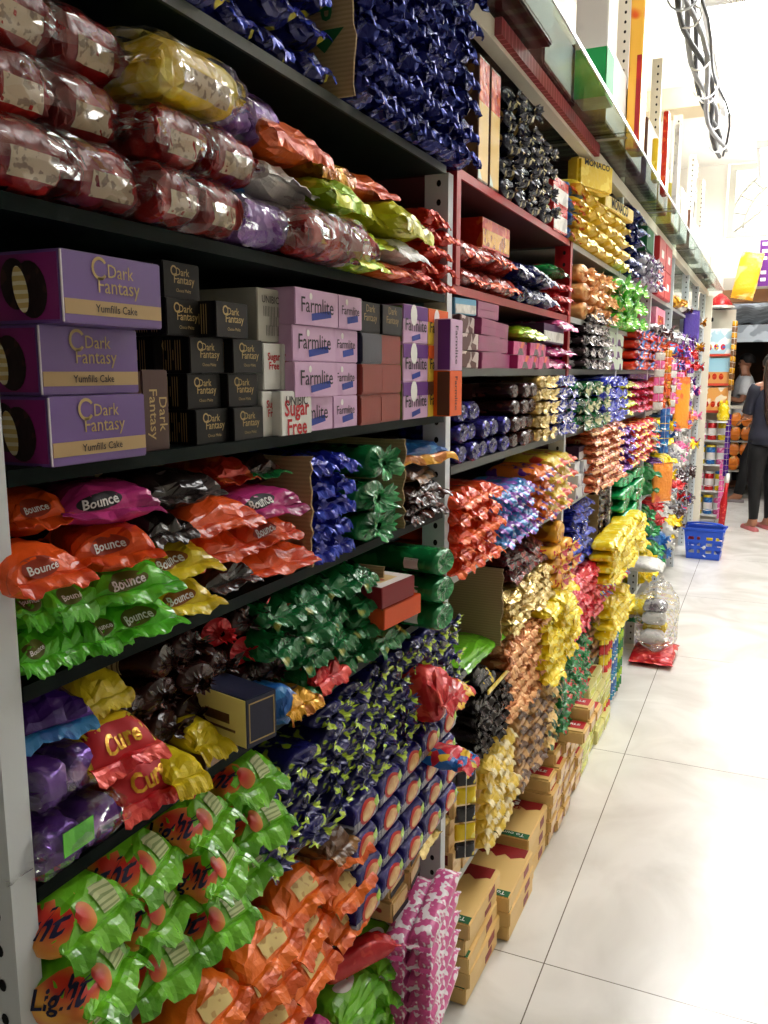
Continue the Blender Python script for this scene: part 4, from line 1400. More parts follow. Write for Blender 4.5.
def light_print(body, W, H, L):
    P = [('emblem', project(body, *DISC, 'y', -L * .20, H * .52, L * .19, H * .40, ml, .0022, name='emblem'))]
    t = text2d('Light', .02, .2)
    k = L * .30 / t[2]
    P.append(('lettering', project(body, t[0], t[1], 'y', -L * .20, H * .66, k, k, T_navy, .004, .1, 'lettering')))
    P.append(('emblem', project(body, *DISC, 'x', -W * .12, H * .66, W * .12, H * .18, ml, .0022, name='emblem')))
    P.append(('nutrition_panel', project(body, *rect2d(10, 8), 'x', W * .20, H * .70, W * .24, H * .30, pale_panel, .002, name='nutrition_panel')))
    return P


ya, yb = Y(36, 960), Y(268, 830)
pt = (yb - ya) / 4
v = V_wrap(4, pt * .98, .066, .17, F['light'], prints=light_print, seed=61, crumple=.005, fin=.034, wave=.7, droop=.7, pinch=.36, e=2.3)
stack('light_biscuit_pack', 'biscuit pack', 'light green biscuit pack', 'light green packs on the sixth shelf', v, ya, yb, z5, 3, 4, .064, x=.02, jr=.35, stag=.1, jx=.02)
ya, yb = Y(246, 780), Y(455, 670)
pt = (yb - ya) / 9
v = V_roll(5, pt * .98, .036, .17, F['navy_lime'], 'tuft', F['navy_lime'], 65, crumple=.002, flare=.8)
stack('navy_lime_roll', 'biscuit roll', 'navy roll with lime twisted end', 'navy and lime rolls on the sixth shelf', v, ya + .012, yb, z5, 5, 9, .036, x=.01, jr=.2, stepx=.004, skip=lambda r, c: r > 3 and c < 2)
# packs at the end of the sixth shelf, jutting out beside the post
pouch(428, 470, 690, z5 + .02, 'red', .11, .16, 205, x=.07, label='big red foil pouch jutting out past the grey post', crumple=.008, wave=.7, W=.09)
# --- seventh shelf: orange packs and navy packs with biscuit pictures
z6 = B['S5']
ya, yb = Y(160, 1010), Y(356, 900)
op_patch = paper('cream_patch', (222, 196, 130), (190, 150, 90), pat='noise', scale=60, thr=.55)


def or_print(body, W, H, L):
    return [('label_patch', project(body, *rect2d(10, 6), 'x', W * .05, H * .7, W * .4, H * .3, op_patch, .002, name='label_patch')), ('emblem', project(body, *DISC, 'y', -L * .2, H * .5, L * .09, H * .2, op_patch, .0008, name='emblem'))]


pt = (yb - ya) / 4
v = V_wrap(4, pt * .97, .062, .17, F['orange2'], prints=or_print, seed=67, crumple=.0045, fin=.03, wave=.6, droop=.7, pinch=.34, e=2.5)
stack('orange_biscuit_pack', 'biscuit pack', 'deep orange biscuit pack', 'deep orange packs on the seventh shelf', v, ya, yb, z6, 3, 4, .060, x=.02, jr=.28, jx=.015)
ov = foil('biscuit_picture', (196, 120, 50), (226, 190, 120), 'noise', 60, .52, rough=.35, bump=.1, soft=.15)
ring = paper('red_ring', (190, 44, 40))


def disc_pack(L, W, H, seed):
    body, seals = wrap(L, W, H, seed, [F['navy2'], F['silver_band']], e=4, crumple=.0016, fin=.008, both=True, pinch=.12, wave=.3, finmat=F['silver_band'], matf=lambda s, a: 1 if (.52 < a < .73) else 0)
    P = [('wrapper', body), ('end_seal', seals[0]), ('end_seal', seals[1])]
    P.append(('emblem_ring', project(body, *DISC, 'y', -L * .5, H * .55, L * .32, H * .34, ring, .0008, name='emblem_ring')))
    P.append(('biscuit_print', project(body, *DISC, 'y', -L * .5, H * .55, L * .25, H * .265, ov, .0016, name='biscuit_print'), 'round biscuit picture'))
    P.append(('lime_label', project(body, *rect2d(6, 4), 'y', -L * .16, H * .6, L * .16, H * .3, F['lime'], .0009, rot=.4, name='lime_label')))
    return P


y0_, y1_ = Y(354, 850, .03), Y(456, 800, .03)
pt = (y1_ - y0_) / 5
vd = [disc_pack(pt * .98, .1, .056, 301 + i) for i in range(3)]
for r in range(4):
    for c in range(5):
        lie('picture_pack', 'biscuit pack', lab('navy pack with round biscuit picture', r, 4, c, 5), 'navy packs with biscuit pictures', vd[(r + c) % 3], y0_ + (c + 1) * pt + (.012 if r % 2 else 0), z6 + .001 + r * .0565, .035 - r * .003, .1)
pouch(330, 352, 835, z6 + .16, 'brown', .05, .15, 207, x=.02, label='brown pack end with gold print above the orange packs')

# --- lowest shelf of the first rack
z7 = B['S6']
g = 'packs on the lowest near shelf'
ya, yb = Y(345, 985), Y(410, 950)
pt = (yb - ya) / 2
v = V_wrap(4, pt * .97, .055, .16, F['light'], seed=63, crumple=.007, fin=.03, wave=.8, droop=.8, pinch=.4, prints=lambda b, W, H, L: [('emblem', project(b, *DISC, 'z', -L * .25, 0, L * .1, W * .2, T_white, .0008, name='emblem'))])
stack('green_snack_pack', 'biscuit pack', 'light green pack on the lowest shelf', 'light green packs on the lowest shelf', v, ya, yb, z7, 6, 2, .052, x=.0, jr=.3)
v = V_wrap(3, .085, .055, .16, F['orange2'], prints=or_print, seed=68, crumple=.005, fin=.03, wave=.7, droop=.7)
stack('orange_snack_pack', 'biscuit pack', 'orange pack on the lowest shelf', 'orange packs on the lowest shelf', v, Y(290, 1020), Y(345, 1000), z7, 5, 1, .054, x=.0, jr=.3)
pouch(318, 345, 985, z7 + .28, 'magenta', .06, .15, 211, x=.0, label='magenta twisted pouch below the seventh shelf', crumple=.006, W=.06)
pouch(296, 318, 1000, z7 + .28, 'choc', .06, .15, 212, x=.0, label='dark red pouch beside the magenta one below the seventh shelf', crumple=.006, W=.06)
put('red_long_pack', 'biscuit pack', 'long red pack lying over the light green packs on the lowest shelf', None, V_wrap(1, .05, .05, .16, F['red'], seed=69, both=True, crumple=.003)[0], (.0, Y(388, 920), z7 + .325), (0, 0, PI / 2 - .5))
ya, yb = Y(384, 890), Y(428, 870)
v = [[('wrapper', carton(.16, .075, .045, F['creamred'], .004)), ('front_band', MB().box(0, .0008, -.036, .036, .004, .016).mesh('front_band', T_dark))] for _ in range(1)]
stack('cream_pack', 'biscuit pack', 'cream and red pack under the seventh shelf', 'cream and red packs under the seventh shelf', v, ya, yb, z7 + .38, 2, 2, .046, x=.0, jr=.15, jx=.012)
pouch(415, 447, 850, z7 + .40, 'paleg', .05, .15, 213, x=-.02, label='gold foil pouch under the seventh shelf beside the post', crumple=.005)
y0_, y1_ = Y(408, 930, .04), Y(447, 900, .04)
vp = [V_wrap(1, .05, .034, .2, F['pinkstick'], seed=75 + i, both=True, crumple=.002, fin=.012, pinch=.14, e=3)[0] for i in range(3)]
for r in range(6):
    for c in range(2):
        put('pink_wafer_pack', 'wafer pack', lab('pink and white wafer stick', r, 6, c, 2), 'pink and white wafer sticks', vp[(r + c) % 3], (.015 + .05 * c - .02, y0_ + .2 + .02 * c, z7 + .115 + r * .045 + .02 * c), (0, -.2, PI / 2 + .05))
put('grey_box', 'box', 'grey metal box at the bottom against the first dividing post', None, [('box', carton(.15, .12, .09, paper('grey_box_paint', (110, 112, 112)), .004)), ('handle', MB().tube([(.001, -.03, .05), (.02, -.03, .05), (.02, .03, .05), (.001, .03, .05)], .005, 8).mesh('handle', post_m))], (.0, Y(425, 985), z7 + .001))

# ================================================================== SECOND RACK (red edges)
B = ZB2


def zone(kind, cat, desc, px0, px1, py0, py1, zs, rows, cols, h, mat, style='wrap', L=.16, n=3, seed=1, x=0.0, group=None, endmat=None, top=None, k=None, far=False, z0=None, prints=None, **kw):
    """a block of like packs; its ends are read at (px0,py0) and (px1,py1) on the shelf front"""
    ya, yb = Y(px0, py0, x), Y(px1, py1, x)
    W = (yb - ya) / cols * .955
    M = F[mat] if isinstance(mat, str) else mat
    E_ = (F[endmat] if isinstance(endmat, str) else endmat) if endmat else None
    k = dict(k or {})
    if style == 'wrap':
        a = dict(crumple=.005, fin=.022, wave=.6, droop=.7, pinch=.36)
        a.update(k)
        if far:
            a.update(nu=10, nv=12)
        v = V_wrap(n, W, h * .96, L, M, seed=seed, finmat=E_, prints=prints, **a)
    elif style in ('tuft', 'disc'):
        if far:
            k.update(nv=12)
        v = V_roll(n, W, h * .96, L, M, style, E_, seed, prints=prints, **k)
    else:
        me = carton(L, W, h * .985, M)
        P = [('carton', me)]
        if E_:
            P.append(('front_panel', MB().box(0, .0007, -W / 2 + .003, W / 2 - .003, h * .08, h * .62).mesh('front_panel', E_)))
        else:
            P.append(('front_flap', MB().box(0, .0007, -W / 2 + .002, W / 2 - .002, h * .5, h * .95).mesh('front_flap', M)))
        if prints:
            P += prints(me, W, h, L)
        v = [P]
    kw.setdefault('jr', .15 if style == 'wrap' else .08)
    stack(kind, cat, desc, group or (desc + ' group'), v, ya, yb, (B[zs] if isinstance(zs, str) else zs), rows, cols, h, x=x, **kw)


# top red shelf
for i, (a0, a1) in enumerate(((478, 489), (490, 500))):
    y0_, y1_ = Y(a0, 130), Y(a1, 135)
    W_ = y1_ - y0_ - .003
    P = [('carton', carton(.2, W_, .25, F['brown'])), ('front_panel', MB().box(0, .0007, -W_ / 2 + .004, W_ / 2 - .004, .004, .16).mesh('front_panel', foil('honey_print', (226, 190, 110), (206, 226, 216), 'noise', 12, .55, rough=.4, bump=0))), ('top_panel', MB().box(0, .0007, -W_ / 2 + .004, W_ / 2 - .004, .16, .245).mesh('top_panel', F['redorange']))]
    put('tall_carton', 'biscuit carton', 'tall brown and honey carton on the red shelf, %s of two' % ORD[i], 'tall cartons on the red shelf', P, (.0, (y0_ + y1_) / 2, B['R0'] + .001))
dprint = lambda b, W, H, L: [('emblem', project(b, *DISC, 'y', -.03, H * .5, .022, H * .36, F['paleg'], .0008, name='emblem'))]
zone('cream_disc_roll', 'biscuit roll', 'navy roll with cream printed disc', 503, 552, 150, 175, 'R0', 5, 4, .05, 'navydisc', 'tuft', seed=401, x=.0, prints=dprint, k=dict(flare=.7, crumple=.003), skip=lambda r, c: r == 4 and c > 1)
zone('red_white_carton', 'biscuit carton', 'red and white carton at the end of the red shelf', 554, 568, 190, 190, 'R0', 2, 1, .075, 'red', 'box', endmat='white', seed=402)
zone('blue_orange_pack', 'biscuit pack', 'bright blue pack with orange end', 569, 583, 200, 205, 'R0', 4, 2, .045, 'blue', 'wrap', endmat='orange', seed=403)
# second red shelf
zone('red_biscuit_pack', 'biscuit pack', 'red brown pack with white crimp', 463, 522, 245, 262, 'R1', 2, 4, .056, foil('red_brown_pack', (150, 42, 30), (96, 30, 26), 'noise', 30, .56, rough=.25, metal=.1), 'wrap', seed=411, endmat='redorange', k=dict(e=3, crumple=.003))
zone('red_carton', 'biscuit carton', 'orange red carton at the back of the red shelf', 482, 510, 225, 235, B['R1'] + .115, 1, 1, .07, 'redorange', 'box', endmat='gold', seed=412, x=-.04)
zone('navy_white_pack', 'biscuit pack', 'navy pack with white crimp', 522, 556, 275, 285, 'R1', 2, 3, .052, foil('navy_white_pack', (22, 26, 84), (206, 206, 214), 'noise', 20, .62, rough=.22, metal=.1), 'wrap', seed=413, x=.02)
zone('red_foil_pack', 'biscuit pack', 'small red foil pack by the second red post', 556, 571, 295, 298, 'R1', 3, 2, .034, 'red', 'wrap', seed=414)
zone('green_foil_pack', 'biscuit pack', 'green and red pack lying on the small red packs', 553, 571, 270, 275, B['R1'] + .105, 1, 1, .04, 'greenred', 'wrap', seed=415)
# magenta cartons
magc = foil('magenta_carton', (128, 26, 86), (150, 40, 104), 'noise', 9, .5, rough=.35, bump=.08, soft=.2)
pkc = paper('pink_front', (226, 170, 190), (196, 120, 150), pat='noise', scale=30)
bwc = paper('brown_white_carton', (92, 58, 56), (206, 190, 186), pat='vor', scale=38, thr=.6)
zone('small_brown_carton', 'biscuit carton', 'small brown and white carton beside the magenta ones', 459, 478, 340, 340, 'R2', 3, 1, .036, bwc, 'box', L=.15, seed=421, x=.005)
zone('small_blue_carton', 'biscuit carton', 'small pale blue carton on top of the brown ones', 459, 478, 310, 310, B['R2'] + .1105, 1, 1, .034, paper('pale_blue_carton', (110, 166, 196)), 'box', endmat='white', seed=422, x=.005)
zone('magenta_carton', 'biscuit carton', 'long magenta carton', 480, 516, 340, 340, 'R2', 4, 2, .036, magc, 'box', L=.2, seed=423, x=.01, skip=lambda r, c: r == 3 and c == 1, colstep=-.02)
zone('pink_wafer_carton', 'wafer carton', 'pink and orange wafer packet', 517, 548, 350, 350, 'R2', 2, 3, .034, foil('pink_orange_pack', (206, 60, 130), (240, 110, 50), 'vor', 22, .5, c3=(60, 40, 50), rough=.28), 'box', L=.14, seed=424, x=.01)
zone('plum_pack', 'biscuit pack', 'plum foil pack', 548, 573, 350, 350, 'R2', 2, 2, .036, 'magenta', 'wrap', seed=425, x=.0)
pouch(524, 546, 325, B['R2'] + .07, 'lime', .045, .12, 426, x=.01, label='lime green pouch lying on the pink wafer packets')
zone('plum_carton', 'biscuit carton', 'dark plum carton with white label', 547, 566, 328, 328, B['R2'] + .074, 1, 1, .055, paper('plum_carton', (70, 30, 76)), 'box', endmat='white', seed=427, x=.01)
zone('red_pink_pack', 'biscuit pack', 'pink foil pack under the second red shelf', 562, 577, 315, 315, B['R2'] + .115, 1, 1, .036, 'pink', 'wrap', seed=428, x=.02)
# blue and brown rolls
zone('blue_biscuit_roll', 'biscuit roll', 'deep blue roll with crimped end', 456, 510, 440, 425, 'R3', 3, 5, .044, foil('deep_blue_roll', (26, 20, 84), (48, 40, 130), 'noise', 50, .56, rough=.2, metal=.3), 'disc', seed=431, L=.14, skip=lambda r, c: r == 2 and c > 1, k=dict(crumple=.006), x=.005)
zone('black_biscuit_roll', 'biscuit roll', 'black brown roll', 511, 535, 420, 410, 'R3', 4, 3, .042, 'choc', 'disc', seed=432, L=.2, x=.0, k=dict(crumple=.003))
zone('beige_twist_roll', 'biscuit roll', 'beige foil roll with twisted end', 536, 553, 405, 405, 'R3', 5, 2, .037, 'paleg', 'tuft', seed=433, x=.005)
zone('blue_silver_roll', 'biscuit roll', 'blue and silver roll with twisted end', 554, 572, 405, 402, 'R3', 5, 2, .037, foil('blue_silver_foil', (50, 60, 160), (196, 196, 206), 'noise', 46, .57, rough=.2, metal=.4), 'tuft', seed=434, x=.005)
zone('dark_long_carton', 'biscuit carton', 'long dark brown carton above the black brown rolls', 468, 532, 395, 395, B['R3'] + .136, 1, 1, .04, 'choc', 'box', seed=435, x=-.1)
# orange foil heap etc
zone('orange_foil_pack', 'biscuit pack', 'bright orange foil pack', 457, 499, 540, 515, 'R4', 5, 3, .036, foil('bright_orange_foil', (216, 66, 22), (236, 110, 50), 'noise', 24, .56, rough=.25, metal=.15), 'wrap', seed=441, x=.02, k=dict(crumple=.006, wave=.9))
zone('blue_film_pack', 'biscuit pack', 'pale blue and violet film pack', 500, 536, 505, 485, 'R4', 4, 3, .037, foil('blue_violet_film', (60, 130, 190), (150, 96, 190), 'noise', 26, .52, c3=(226, 226, 236), rough=.2, metal=.1), 'wrap', seed=442, x=.02, k=dict(crumple=.006, wave=.8))
zone('orange_violet_pack', 'biscuit pack', 'orange and violet pack', 537, 553, 490, 482, 'R4', 4, 2, .042, foil('orange_violet_foil', (226, 116, 40), (96, 40, 130), 'noise', 30, .58, rough=.25), 'wrap', seed=443, x=.02)
zone('yellow_red_pack', 'biscuit pack', 'yellow pack with red print', 554, 574, 480, 470, 'R4', 4, 2, .046, foil('yellow_red_pack', (236, 206, 60), (206, 60, 40), 'noise', 24, .58, rough=.28), 'wrap', seed=444, x=.02)
# torn carton, gold foil, dark packs
cardboard(Y(505, 600, .03) - .012, B['R5'] + .001, .20, -.4, .03, 9, 'large grey brown carton side below the orange foil packs')
zone('maroon_pack', 'biscuit pack', 'maroon pack above the gold foil ones', 508, 544, 560, 540, B['R5'] + .105, 2, 2, .042, foil('maroon_pack', (80, 22, 26), (130, 40, 40), 'noise', 26, .6, rough=.25), 'wrap', seed=452, x=-.01)
zone('gold_foil_pack', 'biscuit pack', 'pale gold foil pack', 508, 552, 600, 565, 'R5', 4, 4, .026, 'paleg', 'wrap', seed=451, x=.02, k=dict(crumple=.007, wave=1.0), skip=lambda r, c: False)
zone('honey_red_pack', 'biscuit pack', 'honey yellow and red twisted pack', 553, 572, 560, 545, 'R5', 3, 2, .046, foil('honey_red_foil', (240, 180, 60), (196, 36, 50), 'noise', 26, .57, rough=.25), 'tuft', seed=453, x=.02)
put('gold_roll', 'biscuit roll', 'big gold foil roll under the yellow and red packs', None, V_roll(1, .12, .075, .16, F['gold'], 'disc', seed=454)[0], (.02, Y(561, 518, .02), B['R5'] + .14))
# copper foil, torn carton, dark wall
zone('copper_pack', 'biscuit pack', 'copper foil pack', 507, 546, 690, 655, 'R6', 6, 4, .036, 'copper', 'wrap', seed=461, x=.03, k=dict(crumple=.007, wave=.9))
cardboard(Y(547, 665, .04), B['R6'] + .001, .2, -.4, .03, 10, 'grey carton side between the copper foil and the yellow sachets')
zone('black_foil_pack', 'biscuit pack', 'glossy black foil pack', 478, 506, 745, 710, 'R6', 4, 4, .036, 'darkpack', 'wrap', seed=462, x=.02, k=dict(crumple=.006, wave=.9), L=.1)
put('display_tray', 'display tray', 'flat dark display tray with yellow edge on the black foil packs', None, [('tray', carton(.2, .25, .008, F['darkpack'])), ('edge', MB().box(0, .003, -.125, .125, .001, .012).mesh('edge', F['yellow']), 'yellow edge')], (.025, (Y(478, 690) + Y(506, 672)) / 2, B['R6'] + .149))
pouch(478, 492, 660, B['R6'] + .16, 'darkyellow', .05, .12, 463, x=.01, label='small yellow and black pouch on the display tray')
pouch(462, 500, 640, B['R5'] + .001, 'light', .024, .16, 464, x=.0, label='bright green packet lying beside the grey carton side', crumple=.005)
pouch(450, 470, 642, B['R5'] + .004, 'redyellow', .05, .16, 465, x=.06, label='red and yellow packet below the green roll')
pouch(454, 484, 712, B['R6'] + .135, 'mix', .036, .14, 466, x=.10, label='blue and orange packet jutting out by the post', crumple=.006, W=.08)
# hanging black and yellow sachet strip


def sachet_strip(y, x, ztop, n, w, h, mat, label, kind='sachet_strip', cat='strip of sachets', mat2=None, seed=1, rz=-.9):
    t = bpy.data.objects.new(kind, None); COL.objects.link(t); t.location = (x, y, ztop - n * h)
    t.rotation_euler = (0, 0, rz)
    tag(t, label, cat, 'hanging sachet strips'); LABELS[label] = LABELS.get(label, 0) + 1
    me = []
    for s in range(2):
        b_, q = wrap(h * .9, w, .012, seed * 5 + s, F[(mat2 if s and mat2 else mat)], nu=8, nv=10, both=True, fin=.003, crumple=.002, pinch=.3)
        b_.transform(Matrix.Rotation(-PI / 2, 4, 'Y') @ Matrix.Translation((h * .95, 0, 0)))
        me.append(b_)
    for k in range(n):
        obj('sachet', me[k % 2], t, (0.0, 0, k * h))
    obj('hanging_string', MB().tube([(-.001, 0, 0), (-.001, 0, n * h + .02)], .0012, 5).mesh('hanging_string', T_white), t)
    return t


sachet_strip(Y(466, 760, .02), .022, B['R6'] + .02, 5, .05, .045, 'darkyellow', 'black and yellow sachet strip hanging by the first post', seed=1, mat2='yellow2')
# stacks of cream cartons on the base shelf
crp = lambda me, W, H, L: [('red_label', MB().box(-L + .01, -.012, -W / 2 - .0007, -W / 2, H * .2, H * .8).mesh('red_label', paper('dark_red_label', (120, 34, 32), (206, 160, 110), pat='noise', scale=40, thr=.62)), 'dark red label')]
zone('cream_biscuit_carton', 'biscuit carton', 'cream biscuit packet with dark red label', 452, 484, 840, 800, 'R7', 6, 3, .042, 'cream', 'box', L=.16, seed=471, prints=crp, x=.0, jr=.04, jx=.01)
zone('yellow_cream_pack', 'biscuit pack', 'yellow and cream foil pack', 486, 515, 800, 760, 'R7', 6, 3, .04, foil('yellow_cream_foil', (230, 196, 70), (236, 220, 170), 'noise', 20, .55, c3=(190, 60, 50), rough=.28), 'wrap', seed=472, x=.03)
zone('brown_cream_pack', 'biscuit pack', 'brown and cream pack with green edge', 518, 552, 745, 705, 'R7', 7, 3, .042, foil('brown_cream_pack', (196, 150, 92), (92, 58, 32), 'noise', 22, .54, c3=(30, 96, 60), rough=.3), 'wrap', seed=473, x=.02, k=dict(e=3.4, crumple=.003, wave=.4), jr=.1)
zone('cream_green_pack', 'biscuit pack', 'cream pack with green twisted end', 547, 562, 720, 690, B['R7'] + .0, 8, 2, .042, foil('cream_green_foil', (236, 200, 130), (40, 90, 60), 'noise', 24, .58, rough=.3), 'wrap', seed=474, x=.03)
# yellow sachet heap hanging over the copper packs
zone('yellow_sachet_pack', 'sachet pack', 'lemon yellow crumpled sachet pack', 548, 578, 650, 615, B['R6'] + .001, 6, 3, .04, 'yellow2', 'wrap', seed=475, x=.06, k=dict(crumple=.008, wave=1.1), jx=.02)

# ------------------------------------------------------------------ cartons on the floor along the racks
flc = foil('manila_carton', (226, 186, 112), (232, 196, 126), 'noise', 7, .5, rough=.45, bump=.06, soft=.2)
flr = paper('crimson_band', (140, 28, 30), rough=.4)


def floor_carton(D, W, H, kind):
    """W along the aisle; red band towards the far end, printing on the lid"""
    me = carton(D, W, H, flc, .003)
    e = .0007
    P = [('carton', me)]
    P.append(('red_band', MB().box(-D + .01, -.012, W * .30, W * .48, H, H + e).mesh('red_band', flr), 'crimson band on the lid'))
    q, f_ = flat([(0, 0), (.4, .5), (.7, 0), (1.0, .6), (1.3, 0), (1.6, .5), (2, 0)], [(0, 2, 1), (2, 4, 3), (4, 6, 5)], 'z', -D + .02, W * .30, (D - .04) / 2, -.035, H + e)
    P.append(('flame_print', MB().add(q, f_, 0, False).mesh('flame_print', flr)))
    P.append(('green_band', MB().box(-D * .85, -.004, -W * .5 + .003, -W * .5 + .03, H, H + e).mesh('green_band', T_green), 'green band'))
    P.append(('lettering', text_mesh('To our Genius', 'z', -D * .42, -W * .5 + .0165, D * .66, H + 2 * e, T_white, .01, rot=PI)))
    q, f_ = flat(*disc2d(12), 'z', -D * .66, -W * .28, D * .24, W * .14, H + e, .5)
    P.append(('picture_print', MB().add(q, f_, 0, False).mesh('picture_print', F['choc'])))
    if kind == 'g':
        P.append(('lettering', text_mesh('G', 'z', -D * .5, W * .39, .035, H + 2 * e, T_white, .04)))
        P.append(('lettering', text_mesh('PARLE', 'z', -D * .5, W * .24, .06, H + 2 * e, T_red, .03)))
    P.append(('side_label', MB().box(.0, e, W * .1, W * .3, H * .25, H * .75).mesh('side_label', flr)))
    return P


fa = floor_carton(.18, .25, .0425, 'a')
names = ['at the bottom', 'second up', 'third up', 'fourth up', 'on top']
for k in range(5):
    put('manila_carton', 'floor carton', 'manila carton in the floor stack nearest the dividing post, %s' % names[k], 'manila cartons on the floor', fa, (.035 + RND.uniform(-.006, .006), 1.735 + .125 + RND.uniform(-.004, .004), .001 + k * .0432), (0, 0, RND.uniform(-.02, .02)))
for k in range(3):
    put('manila_carton', 'floor carton', 'manila carton in the low second floor stack, %s' % ['at the bottom', 'second up', 'on top'][k], 'manila cartons on the floor', fa, (.062 + RND.uniform(-.004, .004), 2.125 + RND.uniform(-.004, .004), .001 + k * .0432), (0, 0, RND.uniform(-.01, .01)))
fb = floor_carton(.20, .23, .05, 'g')
for k in range(3):
    put('manila_carton', 'floor carton', 'manila carton in the third floor stack, %s' % ['at the bottom', 'second up', 'on top with a white letter on crimson'][k], 'manila cartons on the floor', fb, (.045 + RND.uniform(-.006, .006), 2.372 + RND.uniform(-.004, .004), .001 + k * .0508), (0, 0, RND.uniform(-.01, .01)))
up = ['at the bottom', 'second up', 'third up', 'fourth up', 'fifth up', 'sixth up', 'seventh up', 'eighth up', 'ninth up']
fs = [('wrapper', carton(.11, .096, .045, flc, .006)), ('red_band', MB().box(-.10, -.01, -.02, .04, .045, .0457).mesh('red_band', T_red)), ('side_label', MB().box(0, .0007, -.045, .045, .01, .035).mesh('side_label', F['creamred'])), ('lettering', text_mesh('PARLE', 'z', -.055, .01, .06, .0463, T_white, .03))]
for c in range(5):
    for r in range((5, 6, 7, 8, 7)[c]):
        put('biscuit_packet', 'biscuit packet', 'manila biscuit packet on the floor, %s, stack %s along' % (up[r], ORD[c]), 'small manila packets on the floor', fs, (.05 + (.062 if r > 5 else 0) + RND.uniform(-.01, .01), 2.545 + c * .1 + RND.uniform(-.001, .001), .001 + r * .0457), (0, 0, RND.uniform(-.02, .02)))
pgc = foil('pale_green_carton', (206, 206, 120), (226, 216, 150), 'noise', 8, .5, rough=.4, bump=.05, soft=.2)
fp = [('carton', carton(.2, .15, .058, pgc, .004)), ('picture_print', MB().box(-.15, -.02, -.05, .05, .058, .0587).mesh('picture_print', F['redorange'])), ('front_panel', MB().box(0, .0007, -.06, .06, .012, .04).mesh('front_panel', F['limeyellow']))]
for c in range(4):
    for r in range((4, 5, 5, 4)[c]):
        put('pale_green_carton', 'floor carton', 'pale yellow green carton on the floor, %s, stack %s along' % (up[r], ORD[c]), 'pale yellow green cartons on the floor', fp, (.045 + RND.uniform(-.01, .01), 3.085 + c * .157 + RND.uniform(-.002, .002), .001 + r * .0585), (0, 0, RND.uniform(-.02, .02)))

# ================================================================== RACKS FURTHER DOWN
# behind the red post (third rack and on)
R3n = 'third rack'
mon = foil('chip_yellow', (226, 190, 40), (240, 214, 90), 'noise', 22, .56, rough=.28, metal=.1)
zone('yellow_cracker_pack', 'cracker pack', 'bright yellow cracker pack on the top shelf', 577, 630, 245, 262, 'R0', 4, 6, .048, mon, 'wrap', seed=501, far=True, x=.02, k=dict(crumple=.006, wave=.9))
mb_ = [('pack', carton(.14, .30, .17, mon, .012)), ('top_band', MB().box(-.13, -.005, -.14, .14, .17, .1707).mesh('top_band', mon)), ('lettering', text_mesh('MONACO', 'x', 0, .145, .16, .0008, T_dark, .03))]
put('cracker_carton', 'cracker carton', 'large yellow cracker packet with dark lettering leaning on the yellow packs', None, [('pack', carton(.05, .22, .13, mon, .01)), ('lettering', text_mesh('MONACO', 'x', 0, .112, .16, .0008, T_dark, .03))], (.02, 3.03, B['R0'] + .195), (0, 0, -.35), (1, 1, .75))
put('cracker_carton', 'cracker carton', 'long yellow cracker carton lying on top of the yellow packs', None, [('pack', carton(.08, .42, .05, mon, .004)), ('lettering', text_mesh('MONACO', 'x', 0, .028, .24, .0008, T_dark, .03))], (.02, 3.52, B['R0'] + .196), (0, 0, -.1))
zone('navy_foil_pack', 'biscuit pack', 'navy foil pack beyond the yellow cracker packs', 631, 644, 255, 262, 'R0', 6, 2, .05, 'navy', 'wrap', seed=502, far=True, x=.02)
zone('silver_violet_pack', 'sweet pack', 'silver and violet sweet pack on the top shelf', 645, 658, 270, 278, 'R0', 3, 3, .05, foil('silver_violet', (206, 206, 214), (86, 40, 110), 'noise', 26, .56, rough=.22), 'tuft', seed=503, far=True, x=.02)
put('green_crate', 'crate', 'dark green box on the top shelf before the red cartons', None, [('box', carton(.25, .26, .12, paper('green_box', (24, 96, 52)), .006)), ('lid', carton(.26, .27, .02, paper('green_lid', (30, 110, 60)), .003))], (.0, 4.585, B['R0'] + .185))
bpy.data.objects['green_crate'].children[1].location = (.004, 0, .1205)
put('silver_case', 'carton', 'silver card case under the dark green box', None, [('box', carton(.25, .26, .178, F['silver'], .004)), ('tape', MB().box(0, .0007, -.02, .02, .001, .177).mesh('tape', F['violet']))], (.0, 4.585, B['R0'] + .001))
redc = foil('red_box', (176, 24, 32), (196, 40, 44), 'noise', 6, .5, rough=.4, bump=.05, soft=.2)
for c in range(2):
    for r in range(2):
        put('red_box', 'carton', 'large red carton on the top shelf, %s, %s' % (['lower', 'upper'][r], ['near one', 'far one'][c]), 'large red cartons', [('box', carton(.3, .30, .15, redc, .004)), ('label', MB().box(0, .0007, -.05, .05, .05, .09).mesh('label', T_white))], (.02, 4.96 + c * .31, B['R0'] + .001 + r * .151))
# second level: peach and green rolls
zone('peach_roll', 'biscuit roll', 'peach foil roll with twisted end', 580, 617, 295, 300, 'R1', 3, 5, .062, 'peach', 'tuft', seed=511, far=False, x=.0, k=dict(flare=.8, crumple=.003))
zone('lime_green_roll', 'biscuit roll', 'lime green roll with twisted end', 618, 640, 300, 305, 'R1', 3, 3, .066, foil('lime_green_foil', (80, 190, 40), (160, 226, 90), 'noise', 26, .56, rough=.25, metal=.1), 'tuft', seed=512, x=.03)
put('pink_carton', 'carton', 'pink carton with red and yellow picture behind the white post', None, [('box', carton(.2, .42, .17, foil('pink_box', (226, 120, 150), (236, 160, 180), 'noise', 8, .5, rough=.4, bump=0))), ('picture_print', MB().box(0, .0008, -.13, .13, .04, .13).mesh('picture_print', F['redyellow'])), ('label', MB().box(0, .0009, -.16, .16, .005, .03).mesh('label', T_white))], (.015, 5.05, B['R1'] + .001))
